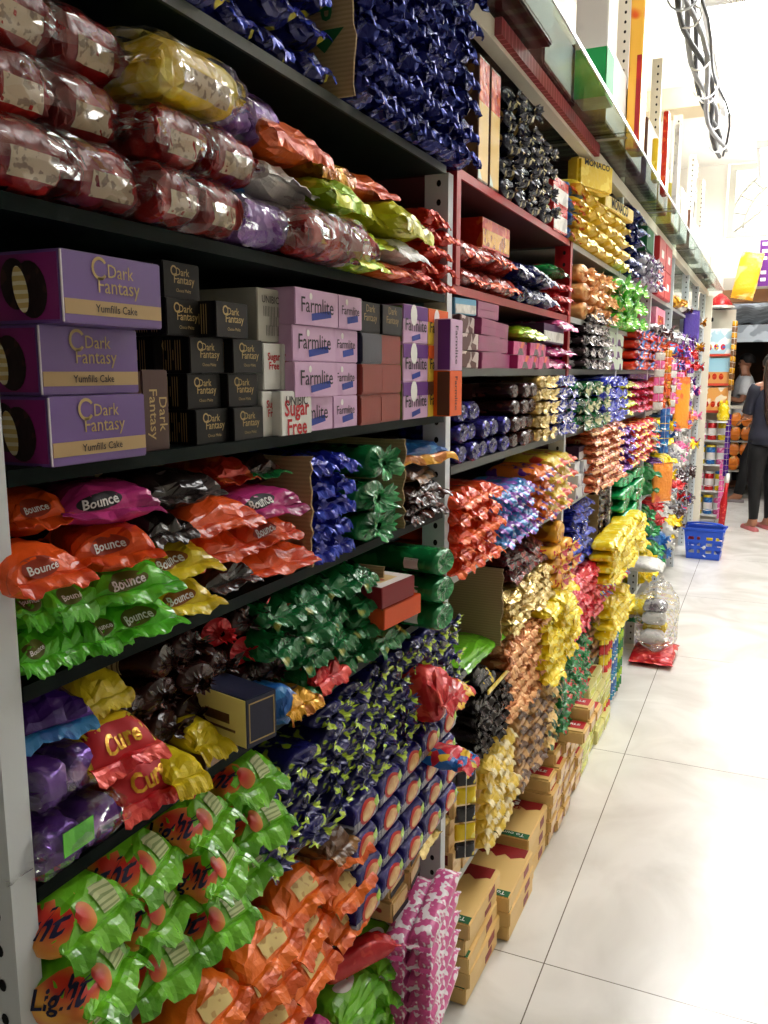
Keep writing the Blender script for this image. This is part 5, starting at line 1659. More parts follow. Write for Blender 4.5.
# third level
zone('brown_silver_roll', 'sweet roll', 'brown and silver roll with twisted end', 584, 606, 355, 352, 'R2', 5, 3, .04, 'brownsilver', 'tuft', seed=521, x=.01)
zone('white_green_carton', 'carton', 'small white and violet carton beside the yellow rolls', 607, 622, 360, 360, 'R2', 3, 2, .05, paper('white_violet_carton', (206, 216, 200), (96, 50, 110), pat='vor', scale=14, thr=.7), 'box', seed=522)
zone('yellow_roll', 'biscuit roll', 'golden yellow roll', 611, 634, 345, 342, B['R2'] + .055, 2, 3, .055, 'gold', 'disc', seed=523, far=True, x=-.02, skip=lambda r, c: r == 0 and c == 0)
zone('red_blue_pack', 'sweet pack', 'red and blue sweet pack', 633, 659, 360, 358, 'R2', 4, 5, .046, foil('red_blue_foil', (220, 60, 36), (40, 110, 200), 'vor', 14, .58, rough=.22), 'tuft', seed=524, far=True, x=.03)
# fourth level
zone('green_brown_roll', 'biscuit roll', 'green and cream roll with twisted end', 576, 602, 418, 412, 'R3', 3, 3, .055, foil('green_cream_foil', (20, 100, 50), (206, 206, 160), 'noise', 22, .62, rough=.22), 'tuft', seed=531, x=.02)
zone('blue_foil_roll', 'biscuit roll', 'cobalt blue foil roll', 602, 622, 410, 405, 'R3', 4, 3, .045, foil('cobalt_foil', (36, 52, 190), (130, 140, 226), 'noise', 40, .58, rough=.2, metal=.2), 'tuft', seed=532, x=.02)
zone('lime_pack', 'biscuit pack', 'yellow lime foil pack', 622, 634, 405, 402, 'R3', 4, 2, .04, 'limeyellow', 'wrap', seed=533, far=True, x=.02)
zone('crimson_pack', 'sweet pack', 'crimson foil sweet pack', 634, 658, 405, 400, 'R3', 4, 4, .038, foil('crimson_foil', (196, 30, 60), (226, 110, 150), 'noise', 30, .56, rough=.22), 'wrap', seed=534, far=True, x=.02)
zone('navy_tray', 'sweet box', 'flat navy box above the crimson packs', 634, 660, 395, 392, B['R3'] + .155, 1, 1, .03, 'dpurple', 'box', seed=535, x=.0)
# fifth level
zone('violet_white_carton', 'biscuit carton', 'white carton with violet stripe', 576, 592, 485, 475, 'R4', 3, 3, .042, paper('white_violet_stripe', (216, 216, 216), (76, 40, 96), pat='noise', scale=16, thr=.6), 'box', seed=541, x=.01)
zone('plum_carton', 'biscuit carton', 'dark plum carton above the white striped ones', 578, 604, 445, 440, B['R4'] + .127, 1, 2, .05, paper('dark_plum', (60, 30, 56)), 'box', endmat='white', seed=542, x=.0)
zone('copper_red_pack', 'biscuit pack', 'copper and red foil pack', 593, 621, 470, 462, 'R4', 7, 4, .034, foil('copper_red_foil', (196, 100, 60), (226, 170, 110), 'noise', 40, .52, c3=(190, 40, 40), rough=.22, metal=.3), 'wrap', seed=543, far=True, x=.04)
zone('violet_foil_pack', 'sweet pack', 'violet foil sweet pack', 622, 632, 460, 456, 'R4', 5, 2, .04, 'violet', 'wrap', seed=544, far=True, x=.03)
zone('red_yellow_pack', 'sweet pack', 'red and yellow foil sweet pack', 632, 656, 455, 448, 'R4', 5, 4, .04, 'redyellow', 'wrap', seed=545, far=True, x=.04)
# sixth level
zone('blue_heap_pack', 'sweet pack', 'royal blue foil pack in a crumpled heap', 573, 590, 550, 530, 'R5', 6, 2, .036, 'blue2', 'wrap', seed=551, x=.0)
cardboard(Y(598, 540), B['R5'] + .001, .19, -.4, .0, 12, 'pale carton side between the blue heap and brown sweets')
zone('brown_sweet_pack', 'sweet pack', 'dark brown sweet pack', 594, 607, 530, 520, 'R5', 6, 2, .034, 'choc', 'tuft', seed=552, x=-.02)
zone('yellow_heap_pack', 'sweet pack', 'yellow foil sweet pack in a heap', 614, 645, 550, 535, .69, 4, 4, .045, 'yellow2', 'wrap', seed=553, x=.105, L=.1, k=dict(crumple=.007, wave=1.0))
zone('emerald_can', 'sweet jar', 'emerald green foil drum', 622, 644, 500, 490, B['R5'], 4, 2, .055, foil('emerald_foil', (20, 150, 80), (60, 190, 120), 'noise', 12, .56, rough=.2), 'disc', seed=554, x=.04)
# seventh level
zone('red_heap_pack', 'sweet pack', 'cherry red foil sweet pack in a heap', 563, 600, 620, 580, 'R6', 5, 4, .042, foil('cherry_foil', (206, 36, 54), (236, 110, 120), 'noise', 40, .56, rough=.22, metal=.15), 'wrap', seed=561, x=.04, k=dict(crumple=.007, wave=.9))
zone('mixed_heap_pack', 'sweet pack', 'red, yellow and blue sweet pack', 601, 625, 585, 565, 'R6', 5, 3, .042, 'mix', 'wrap', seed=562, x=.04, far=True)
zone('lemon_pack', 'sweet pack', 'lemon yellow hanging pack', 612, 628, 610, 595, B['R7'] + .06, 4, 2, .045, 'yellow2', 'wrap', seed=563, x=.06, far=True)
# lowest level
zone('leaf_green_pack', 'sweet pack', 'leaf green and red foil pack', 560, 590, 680, 640, 'R7', 5, 4, .044, 'greenred', 'wrap', seed=571, x=.04, k=dict(crumple=.007, wave=.9))
zone('brown_pouch_pack', 'sweet pack', 'brown and violet pack beside the lemon ones', 592, 610, 640, 620, 'R7', 4, 2, .05, 'brown', 'wrap', seed=572, x=.0, far=True)
for i, (px_, py_, mt, m2, nm) in enumerate(((604, 660, 'redyellow', 'yellow2', 'yellow and red'), (610, 662, 'teal', 'blue', 'pale blue'), (616, 650, 'greenred', 'lime', 'green and red'))):
    for k in range(3):
        sachet_strip(Y(px_, py_, .03) + k * .05, .03, .40, 8, .045, .046, mt, '%s sachet strip hanging to the floor, %s of three' % (nm, ORD[k]), mat2=m2, seed=31 + i)

# far racks: many small sweets, level by level
far_cols = ['red', 'yellow2', 'violet', 'silver', 'orange', 'blue', 'dgreen', 'pink', 'mix', 'teal', 'gold', 'brownsilver', 'redyellow', 'white', 'choc', 'greenred']
cname = {'red': 'red', 'yellow2': 'yellow', 'violet': 'violet', 'silver': 'silver', 'orange': 'orange', 'blue': 'blue', 'dgreen': 'green', 'pink': 'pink', 'mix': 'multi coloured', 'teal': 'teal and white', 'gold': 'gold', 'brownsilver': 'brown and silver', 'redyellow': 'red and yellow', 'white': 'white', 'choc': 'dark brown', 'greenred': 'green and red'}
plan = {  # rack index: level -> colours along it
    4: {'R0': [], 'R1': ['brownsilver', 'silver'], 'R2': ['orange', 'white', 'mix'], 'R3': ['orange', 'gold', 'pink'], 'R4': ['teal', 'yellow2', 'blue'], 'R5': ['greenred', 'violet', 'yellow2'], 'R6': ['dgreen', 'red', 'white'], 'R7': ['yellow2', 'dgreen', 'blue']},
    5: {'R0': ['gold', 'white', 'choc'], 'R1': ['silver', 'violet', 'brownsilver'], 'R2': ['violet', 'pink', 'red'], 'R3': ['pink', 'violet', 'white'], 'R4': ['silver', 'white', 'orange'], 'R5': ['silver', 'white', 'pink'], 'R6': ['silver', 'red', 'brownsilver'], 'R7': ['white', 'yellow2', 'choc']},
    6: {'R0': ['teal', 'choc', 'white'], 'R1': ['gold', 'choc', 'violet'], 'R2': ['pink', 'red', 'white'], 'R3': ['pink', 'silver', 'violet'], 'R4': ['orange', 'violet', 'yellow2'], 'R5': ['pink', 'white', 'orange'], 'R6': ['brownsilver', 'silver', 'choc'], 'R7': ['choc', 'brownsilver', 'mix']},
    7: {'R0': ['white', 'gold'], 'R1': ['gold', 'violet'], 'R2': ['red', 'teal'], 'R3': ['pink', 'white'], 'R4': ['orange', 'pink'], 'R5': ['yellow2', 'mix'], 'R6': ['choc', 'brownsilver'], 'R7': ['brownsilver', 'choc']},
}
lvl = {'R0': 'top', 'R1': 'second', 'R2': 'third', 'R3': 'fourth', 'R4': 'fifth', 'R5': 'sixth', 'R6': 'seventh', 'R7': 'lowest'}
rname = {4: 'orange pouch rack', 5: 'silver sweets rack', 6: 'rack behind the basket', 7: 'last rack'}
FV = {}
for cl in far_cols:
    FV[cl] = V_one(V_wrap(2, .095, .085, .14, F[cl], seed=600, nu=8, nv=10, crumple=.010, fin=.04, wave=1.0, pinch=.45)) + V_one(V_roll(1, .095, .085, .14, F[cl], 'tuft', seed=601, nv=10))
for ri, lv in plan.items():
    for L_, cols_ in lv.items():
        if not cols_:
            continue
        ya, yb = PY[ri] + .02, PY[ri + 1] - .06
        n = int((yb - ya) / .14)
        for c in range(n):
            cl = cols_[min(len(cols_) - 1, int(c / n * len(cols_)))]
            rows = 2
            if L_ in ('R0', 'R1') or ri == 7: rows = 1
            for r in range(rows):
                put('sweet_pack', 'sweet pack', '%s sweet pack, %s shelf of the %s, %s, %s along' % (cname[cl], lvl[L_], rname[ri], 'upper' if r else 'lower', ORD[c]), 'sweet packs on the %s' % rname[ri], RND.choice(FV[cl]),
                    ((.035 if ri < 6 else -.02) + RND.uniform(-.02, .02), ya + (c + .5) * (yb - ya) / n, B[L_] + .001 + r * .087), (RND.uniform(-.06, .06), 0, RND.uniform(-.3, .3)))
# things hanging before the far racks
strips = [(4.62, 'white', 'pink', 1.60, 7), (4.95, 'orange', 'gold', 1.62, 6), (5.0, 'blue', 'blue', 1.30, 6), (5.25, 'pink', 'white', 1.55, 7), (5.75, 'pink', 'violet', 1.5, 9), (6.4, 'pink', 'red', 1.6, 10), (7.0, 'silver', 'violet', 1.7, 12)]
for i, (yy_, m1, m2, zt, n) in enumerate(strips):
    sachet_strip(yy_, .075 if yy_ < 6 else .03, zt, n, .06, .042, m1, '%s and %s sachet strip hanging before the far racks, %s from the near end' % (cname[m1], cname[m2], ORD[i]) if m1 != m2 else 'plain %s sachet strip hanging before the far racks' % cname[m1], mat2=m2, seed=50 + i)


def hang_pouch(y, z, w, h, mat, label, x=.11, pr=None):
    b_, s_ = wrap(h, w, .03, int(y * 100), F[mat] if isinstance(mat, str) else mat, both=True, fin=.012, crumple=.003, pinch=.3)
    M_ = Matrix.Rotation(-PI / 2, 4, 'Y') @ Matrix.Translation((h, 0, 0))
    for me in [b_] + s_:
        me.transform(M_)
    parts = [('wrapper', b_), ('end_seal', s_[0]), ('end_seal', s_[1]), ('hook', MB().tube([(-.012, 0, h), (-.012, 0, h + .03), (-x - .0, 0, h + .035)], .002, 6).mesh('hook', post_m))]
    if pr:
        parts.append(pr)
    return put('hanging_pouch', 'pouch', label, None, parts, (x, y, z), (0, 0, -.6))


hang_pouch(5.62, 1.16, .14, .30, foil('orange_snack', (240, 150, 20), (226, 96, 30), 'noise', 12, .56, rough=.28), 'tall orange pouch hanging before the far racks')
hang_pouch(4.95, .79, .16, .20, foil('orange_snack_b', (236, 140, 30), (220, 80, 40), 'noise', 10, .56, rough=.28), 'wide orange pouch hanging at knee height', x=.09)
hang_pouch(6.75, 1.72, .17, .22, foil('royal_violet', (56, 30, 130), (80, 50, 170), 'noise', 10, .56, rough=.28), 'royal violet pouch hanging before the cream end post', x=.05)
# silver pouches low down and sacks on the floor
pouch(650, 672, 555, .42, 'white', .07, .2, 701, x=.12, W=.22, label='white pouch jutting out over the floor beyond the clear sack', kind='snack_pouch')
pouch(648, 668, 580, .20, 'yellow2', .09, .2, 702, x=.12, W=.24, label='yellow crumpled pouch low down beyond the clear sack', kind='snack_pouch', crumple=.01)
pouch(640, 660, 585, .10, 'dgreen', .09, .2, 704, x=.06, W=.24, label='green foil pouch low down behind the clear sack', kind='snack_pouch', crumple=.01)
pouch(655, 670, 600, .01, 'dpurple', .09, .2, 703, x=.10, W=.24, label='navy pouch on the floor under the yellow one', kind='snack_pouch', crumple=.01)
sk, _s = wrap(.34, .24, .22, 777, cello(), e=2.0, crumple=.02, fin=.04, wave=.8, finw=.5, pinch=.45, freq=14)
sk.transform(Matrix.Rotation(-PI / 2, 4, 'Y') @ Matrix.Translation((.34, 0, -.11)))
_s[0].transform(Matrix.Rotation(-PI / 2, 4, 'Y') @ Matrix.Translation((.34, 0, -.11)))
cont = [wrap(.12, .10, .07, 780 + k, F[c_], both=True, crumple=.006)[0] for k, c_ in enumerate(('white', 'yellow2', 'white', 'silver'))]
for k, me in enumerate(cont):
    me.transform(Matrix.Translation((.05, (-.05, .05, 0, .02)[k], (.03, .06, .12, .18)[k])))
put('clear_sack', 'sack', 'clear plastic sack of white packets standing on the floor by the racks', None, [('film', sk, 'clear film'), ('tied_top', _s[0])] + [('packet', me) for me in cont], (.13, 4.55, .065))
put('red_snack_bag', 'snack bag', 'red bag with white badge lying under the clear sack', None, (lambda b: [('wrapper', b[0]), ('end_seal', b[1][0]), ('end_seal', b[1][1]), ('badge', project(b[0], *DISC, 'y', -.16, .03, .035, .02, T_white, .001, name='badge'))])(wrap(.34, .22, .062, 790, F['red'], both=True, crumple=.004, fin=.02)), (.13, 4.72, .001), (0, 0, PI / 2))

# ------------------------------------------------------------------ goods on the overhead glass shelf
ZT = 2.2605
crate_m = [foil('teal_red_case', (96, 14, 18), (40, 78, 88), 'wave', 3, .6, axis=1, rough=.4, bump=0), foil('crimson_case', (104, 16, 20), (130, 96, 84), 'wave', 4, .78, axis=1, rough=.4, bump=0), foil('brown_case', (96, 62, 42), (150, 136, 116), 'wave', 5, .7, axis=1, rough=.4, bump=0), foil('olive_case', (130, 124, 50), (206, 196, 90), 'wave', 4, .55, axis=1, rough=.4, bump=0), foil('white_case', (226, 222, 214), (200, 196, 190), 'noise', 5, .5, rough=.5, bump=0)]
case_y = [1.30, 1.76, 2.25] + [PY[b] + .03 + k * .42 for b in range(2, 8) for k in range(2)]
hts = [.16, .20, .15, .24, .22, .26, .22, .2, .26, .24, .22, .26, .24, .22, .26]
for i in range(15):
    mt = crate_m[(0, 1, 1, 2, 1, 2, 3, 3, 4, 4, 2, 4, 4, 4, 4)[i]] if i < 8 else crate_m[(4, 2, 4, 4, 1, 4, 4)[i - 8]]  # white cases further along have the overexposure put into their colour
    L_ = .38
    y0_ = case_y[i]
    P = [('case', carton(.44, L_, hts[i], mt, .004)), ('glare_front', MB().box(0, .0008, -.185, .185, .012, hts[i] - .006).mesh('glare_front', T_white), 'front whitened as by glare'), ('tape', MB().box(-.43, -.01, -.02, .02, hts[i], hts[i] + .0008).mesh('tape', F['white']))]  # white front panel puts the blown-out lamp glare into the colour
    put('goods_case', 'case of goods', 'case of goods on the overhead glass, %s from the near end' % ORD[i], 'cases on the overhead glass shelf', P, ((.025 if i == 2 else .075) + RND.uniform(-.006, .004), y0_ + L_ / 2, ZT))
tall_o = foil('orange_banner_box', (246, 186, 70), (226, 90, 30), 'noise', 8, .58, rough=.35, bump=0)
put('tall_orange_box', 'carton', 'tall yellow and orange box standing at the edge of the overhead glass', None, [('box', carton(.045, .13, .55, tall_o, .003)), ('side_panel', MB().box(-.018, -.002, -.0657, -.065, .0, .30).mesh('side_panel', foil('red_side', (160, 24, 30), (190, 40, 40), 'noise', 8, .5, rough=.4, bump=0)), 'dark red side'), ('picture_print', MB().box(0, .0008, -.05, .05, .3, .5).mesh('picture_print', F['peach']))], (.13, 3.24, ZT), (0, 0, 0))
put('green_box', 'carton', 'white and green box at the near edge of the overhead glass', None, [('box', carton(.09, .12, .40, crate_m[4], .003)), ('corner_panel', MB().box(-.088, -.002, -.0607, -.06, .0, .13).box(0.0, .0007, -.0607, .05, 0, .13).mesh('corner_panel', paper('leaf_green_panel', (40, 170, 90))), 'green corner')], (.125, 2.62, ZT))
for i, (yy_, mt, nm) in enumerate(((3.75, 'yellow', 'slim yellow'), (4.05, 'redorange', 'slim red and orange'), (4.5, 'white', 'slim white'))):
    put('slim_box', 'carton', '%s box standing at the edge of the overhead glass' % nm, None, [('box', carton(.022, .07, (.16, .34, .4)[i], F[mt], .003)), ('label', MB().box(0, .0007, -.02, .02, .05, .2).mesh('label', T_white))], (.125, yy_, ZT))
sg = paper('price_board', (240, 238, 234)); 
for i, (yy_, zz) in enumerate(((5.35, 2.62), (5.35, 2.48), (5.9, 2.62))):
    t = put('price_label', 'price label', 'small white and red price label above the glass shelf, %s' % ['upper near one', 'lower near one', 'far one'][i], None, [('card', MB().box(-.002, 0, 0, .16, 0, .07).mesh('card', sg)), ('red_print', MB().box(0, .0007, .01, .15, .012, .02).box(0, .0007, .01, .15, .04, .055).mesh('red_print', T_red)), ('stand', MB().box(-.004, -.002, .07, .09, 2.262 - zz, .0).mesh('stand', sg))], (.128, yy_, zz))

# cable bundle under the ceiling
blackc_ = paper('cable_black', (34, 34, 36), rough=.5); greyc = paper('cable_grey', (120, 120, 124), rough=.5)
for i in range(5):
    pts = []
    for k in range(13):
        u = k / 12
        yy_ = 3.9 + u * 3.1
        pts.append((.13 + .03 * math.sin(u * 9 + i * 1.7) + .01 * i + (.06 * math.sin(u * PI) if i == 4 else 0), yy_, 3.13 - .02 * i + .035 * math.sin(u * 7 + i * 2.1) + (.09 * math.sin(u * PI) if i == 4 else 0)))
    put('cable', 'cable', '%s cable of the bundle along the ceiling, %s' % ('black' if i % 2 == 0 else 'grey', ['lowest strand', 'second strand', 'middle strand', 'fourth strand', 'loose top strand'][4 - i]), 'bundled cables', [('cable', MB().tube(pts, .014 if i < 4 else .008, 6).mesh('cable', blackc_ if i % 2 == 0 else greyc))], (0, 0, 0))
for k in range(5):
    yy_ = 4.4 + k * .6
    put('cable_tie', 'cable tie', 'white tie round the cable bundle, %s from the near end' % ORD[k], 'cable ties', [('tie', MB().tube([(.15 + .05 * math.cos(t), yy_ + .03 * math.sin(t), 3.10 + .058 * math.sin(t)) for t in [2 * PI * j / 12 for j in range(13)]], .005, 5).mesh('tie', T_white))], (0, 0, 0))
for k in range(3):
    yy_ = 4.1 + k * 1.3
    put('cable_hanger', 'hanger', 'thin rod carrying the cable bundle, %s from the near end' % ORD[k], 'cable hangers', [('rod', MB().tube([(.15, yy_, 3.03), (.15, yy_, 3.499)], .005, 6).mesh('rod', post_m)), ('hook', MB().tube([(.15 + .07 * math.cos(t), yy_, 3.1 + .08 * math.sin(t)) for t in [PI + PI * j / 8 for j in range(9)]], .005, 5).mesh('hook', post_m))], (0, 0, 0))

# ------------------------------------------------------------------ spinner rack of toys beyond the end post
t = bpy.data.objects.new('toy_rack', None); COL.objects.link(t); t.location = (.10, 9.03, 0)
tag(t, 'narrow wire rack of toys and tins beyond the cream end post', 'display rack')
frm = MB(); black_e = paper('dark_side', (44, 38, 34), rough=.5)
frm.box(-.155, -.145, -.12, .12, 0, 2.1)
obj('side_panel', frm.mesh('side_panel', black_e), t)
obj('back_panel', MB().box(-.145, .145, .11, .12, 0.02, 2.1).mesh('back_panel', cream_m), t)
tz = [.10, .34, .60, .84, 1.12, 1.38, 1.66]
wire = paper('white_wire', (226, 226, 224), rough=.4); rail_r = paper('red_rail', (196, 70, 50), rough=.4)
for k, z in enumerate(tz):
    s_ = obj('shelf', MB().box(-.145, .145, -.12, .11, z - .012, z).mesh('shelf', wire if k < 4 else cream_m), t)
    obj('front_rail', (MB().box(-.145, .145, -.126, -.121, z - .012, z + .012) if k > 3 else MB().tube([(-.145, -.124, z + .07), (0, -.15, z + .05), (.145, -.124, z + .07)], .004, 6)).mesh('front_rail', rail_r if k > 3 else wire), s_)
tin_c = [('yellow2', 'blue', 'yellow'), ('blue', 'yellow2', 'blue'), ('pink', 'white', 'pink'), ('red', 'white', 'red')]
for k, z in enumerate(tz[:4]):
    for c in range(3):
        m1, m2, nm = tin_c[(k * 2 + c) % 4]
        R_ = .042
        b_ = MB().lathe([(R_ * .96, 0), (R_, .004), (R_, .16), (R_ * .9, .165)], 16)
        l_ = MB().lathe([(R_ * 1.04, .166), (R_ * 1.04, .185), (R_ * .8, .19)], 16)
        bd = MB().lathe([(R_ * 1.005, .05), (R_ * 1.01, .055), (R_ * 1.01, .11), (R_ * 1.005, .115)], 16)
        put('sweet_tin', 'tin', '%s tin on the %s shelf of the toy rack, %s' % (nm, ['lowest', 'second', 'third', 'fourth'][k], ['near the dark side', 'in the middle', 'at the aisle end'][c]), 'tins on the toy rack', [('tin', b_.mesh('tin', F[m1])), ('lid', l_.mesh('lid', F[m2])), ('label_band', bd.mesh('label_band', T_white))], (.10 - .095 + c * .095, 9.0, z + .001))
bxm = [foil('toy_box_sky', (170, 206, 220), (236, 240, 240), 'noise', 9, .5, rough=.4, bump=0), foil('toy_box_sand', (214, 150, 80), (150, 196, 214), 'band', lo=.12, hi=.3, axis=2, rough=.4, bump=0), foil('toy_box_orange', (226, 160, 80), (240, 226, 200), 'noise', 9, .52, rough=.4, bump=0)]
for k, (z, hh) in enumerate(((1.12, .23), (1.38, .25), (1.66, .25))):
    W_ = .26
    b_ = carton(.16, W_, hh, bxm[2 - k]); b_.transform(Matrix.Rotation(-PI / 2, 4, 'Z'))
    pr = MB()
    for q in range(3):
        qv, qf = flat(*disc2d(12), 'y', -.06 + q * .06, hh * .3, .022, .03, -.0012)
        pr.add(qv, qf, 0, False)
    pm = pr.mesh('picture_print', F['mix' if k == 2 else 'redorange'])
    put('toy_box', 'toy box', 'pale toy box with pictures on the toy rack, %s' % ['lowest of three', 'middle one', 'topmost of three'][k], 'toy boxes', [('box', b_), ('picture_print', pm)], (.095, 8.915, z + .001))
put('red_white_hat', 'hat', 'red and white soft hats heaped on top of the toy rack', None, [('red_part', MB().lathe([(.11, 0), (.12, .03), (.09, .08), (.05, .12), (.01, .15)], 16).mesh('red_part', F['red'])), ('white_trim', MB().lathe([(.125, -.0), (.135, .012), (.125, .03)], 16).mesh('white_trim', F['white']))], (.10, 9.03, 2.101))
for i, (zt, n, mt, m2, nm, xx) in enumerate(((1.98, 12, 'brown', 'gold', 'brown and gold', .255), (1.1, 11, 'dpurple', 'violet', 'deep purple', .255), (.62, 10, 'pink', 'pink', 'pink', .225))):
    sachet_strip(8.87, xx, zt, n, .06, .055, mt, '%s sachet strip hanging on the edge of the toy rack' % nm, mat2=m2, seed=90 + i)
put('yellow_plush', 'soft toy', 'yellow and black soft toy on the fourth shelf of the toy rack', None, [('body', MB().lathe([(.01, 0), (.05, .01), (.06, .05), (.045, .09), (.055, .12), (.03, .16), (.005, .17)], 14).mesh('body', F['yellow2'])), ('spot', MB().lathe([(.02, -.002), (.02, .004)], 10, 'x', (.057, 0, .05)).mesh('spot', T_dark)), ('ear', MB().lathe([(.02, .15), (.012, .19), (.002, .2)], 8, 'z', (.025, -.0, 0)).mesh('ear', F['yellow2'])), ('ear', MB().lathe([(.02, .15), (.012, .19), (.002, .2)], 8, 'z', (-.025, 0, 0)).mesh('ear', F['yellow2']))], (.20, 8.84, 1.035))
obj('plush_ledge', MB().box(.05, .145, -.26, -.127, 1.02, 1.034).mesh('plush_ledge', wire), t)

# red bottle-shaped bat leaning by the rack
put('red_toy_bat', 'toy', 'red toy bat leaning at the foot of the toy rack', None, [('bat', MB().tube([(0, 0, .02), (.01, 0, .25), (.02, 0, .36), (.03, 0, .5)], [.03, .035, .018, .016], 10).mesh('bat', F['red'])), ('grip', MB().tube([(.027, 0, .45), (.033, 0, .54)], .019, 8).mesh('grip', T_white))], (.25, 8.74, 0))

# ------------------------------------------------------------------ blue basket
bk_m = paper('blue_plastic', (44, 84, 196), rough=.35)


def basket():
    w0, d0, w1, d1, h = .125, .085, .15, .11, .25
    b = MB()
    n = 10

    def wall(ax, sgn):
        # slotted side: bars with two windows
        rowsz = [0, .02, .05, .08, .11, .135, .16, .185, .21, h]
        cols = 12
        vs, fs = [], []
        for z in rowsz:
            u = z / h
            W_, D_ = w0 + (w1 - w0) * u, d0 + (d1 - d0) * u
            for c in range(cols + 1):
                s = -1 + 2 * c / cols
                vs.append((s * W_, sgn * D_, z) if ax == 'x' else (sgn * W_, s * D_, z))
        for r in range(len(rowsz) - 1):
            for c in range(cols):
                hole = r in (2, 4, 6) and c % 3 != 0 and c not in (5, 6)
                if not hole:
                    a = r * (cols + 1) + c
                    fs.append((a, a + 1, a + cols + 2, a + cols + 1))
        b.add(vs, fs, 0, False)
    for ax in 'xy':
        for s in (-1, 1):
            wall(ax, s)
    b.add([(-w0, -d0, 0), (w0, -d0, 0), (w0, d0, 0), (-w0, d0, 0)], [(0, 1, 2, 3)], 0, False)
    rim = MB()
    for s in (-1, 1):
        rim.box(-w1 - .012, w1 + .012, s * d1 - .008, s * d1 + .008, h - .012, h + .004)
        rim.box(s * w1 - .008, s * w1 + .008, -d1 - .0, d1 + .0, h - .012, h + .004)
    hd = MB().tube([(-w1, .03, h), (-w1 + .02, -.05, h + .035), (-.05, -.085, h + .05), (.05, -.085, h + .05), (w1 - .02, -.05, h + .035), (w1, .03, h)], .008, 8)
    return b.mesh('tub', bk_m), rim.mesh('rim', bk_m), hd.mesh('handle', bk_m)


tb, rm_, hd = basket()
BX, BY = .19, 7.28
root = put('shopping_basket', 'shopping basket', 'blue plastic shopping basket standing on the floor by the racks', None, [('tub', tb), ('rim', rm_), ('handle', hd)], (BX, BY, .004), (0, 0, -.05))
md = root.children[0].modifiers.new('thick', 'SOLIDIFY'); md.thickness = .003
for i, (mt, dx, dy, dz, nm) in enumerate((('white', -.06, -.03, .006, 'white packet at the bottom of the basket'), ('white', .05, -.03, .006, 'second white packet at the bottom of the basket beside the first'), ('yellow2', .05, .0, .13, 'yellow packet in the top of the basket'), ('redorange', -.06, .02, .16, 'red and yellow packet poking out of the basket'), ('white', 0, .0, .075, 'white packet in the middle of the basket'))):
    b_, s_ = wrap(.11, .085, .055, 800 + i, F[mt], both=True, crumple=.004, fin=.01)
    put('grocery_packet', 'packet', nm, None, [('wrapper', b_), ('end_seal', s_[0]), ('end_seal', s_[1])], (BX + dx + .05, BY + dy, dz + .004), (0, -.3 if i == 3 else 0, .2 * i))

# ------------------------------------------------------------------ entrance: sign, hanging pack, low display of orange packs
for i, (xx, label) in enumerate(((.62, 'purple hanging banner with rows of small white cards above the entrance'),)):
    P = [('banner', MB().box(-.2, .2, 0, .004, -.42, 0).mesh('banner', paper('purple_banner', (98, 36, 120))))]
    k = 0
    for r in range(6):
        for c in range(5):
            if (r + c) % 4 == 3: continue
            P.append(('card', MB().box(-.18 + c * .075, -.13 + c * .075 - .004, -.0015, -.0003, -.05 - r * .065, -.02 - r * .065).mesh('card', T_white)))
    for xx_ in (-.17, .17):
        P.append(('hanging_cord', MB().tube([(xx_, .002, 0), (xx_, .002, CEIL - 2.721)], .002, 5).mesh('hanging_cord', T_white)))
    put('purple_banner', 'banner', label, None, P, (xx, 9.0, 2.72))
hp_, hs_ = wrap(.40, .20, .05, 830, foil('amber_bag', (236, 170, 30), (226, 200, 120), 'noise', 8, .58, rough=.28), both=True, crumple=.006, fin=.02)
for me in [hp_] + hs_:
    me.transform(Matrix.Rotation(PI / 2, 4, 'Z') @ Matrix.Rotation(-PI / 2, 4, 'Y') @ Matrix.Translation((.40, 0, 0)))
lbp = MB().box(-.05, .05, -.0015, 0, .10, .22); lm = lbp.mesh('label', T_white)
lm.transform(Matrix.Translation((0, -.027, 0)))
put('amber_bag', 'snack bag', 'big amber snack bag hanging above the entrance', None, [('wrapper', hp_), ('end_seal', hs_[0]), ('end_seal', hs_[1]), ('label', lm, 'white label'), ('cord', MB().tube([(0, 0, .40), (0, 0, 1.1)], .003, 6).mesh('cord', T_white))], (.295, 8.9, 2.19), (0, .18, 0))
t = bpy.data.objects.new('low_counter', None); COL.objects.link(t); t.location = (.36, 11.25, 0)
tag(t, 'low counter with a pale top rail outside the entrance', 'counter')
obj('top_rail', MB().box(-.22, .9, -.03, .03, 1.06, 1.10).mesh('top_rail', cream_m), t)
for xx in (-.2, .88):
    obj('leg', MB().box(xx - .02, xx + .02, -.02, .02, 0, 1.06).mesh('leg', frame_m), t)
for r in range(2):
    obj('shelf', MB().box(-.2, .88, -.12, .10, .30 + r * .36, .315 + r * .36).mesh('shelf', frame_m), t)
ov_ = V_one(V_wrap(3, .12, .17, .12, foil('orange_chip_bag', (236, 130, 30), (246, 200, 120), 'noise', 14, .56, rough=.28), seed=840, nu=10, nv=12))
for r in range(2):
    for c in range(8):
        for q in range(2):
            put('orange_chip_bag', 'chip bag', 'orange chip bag on the low counter, %s row, %s along' % ((['lowest', 'second', 'third', 'top'][2 * r + q]), ORD[c]), 'orange chip bags on the low counter', RND.choice(ov_), (.24 + c * .125, 11.16, .316 + r * .36 + q * .172), (0, 0, -PI / 2 + RND.uniform(-.1, .1)))

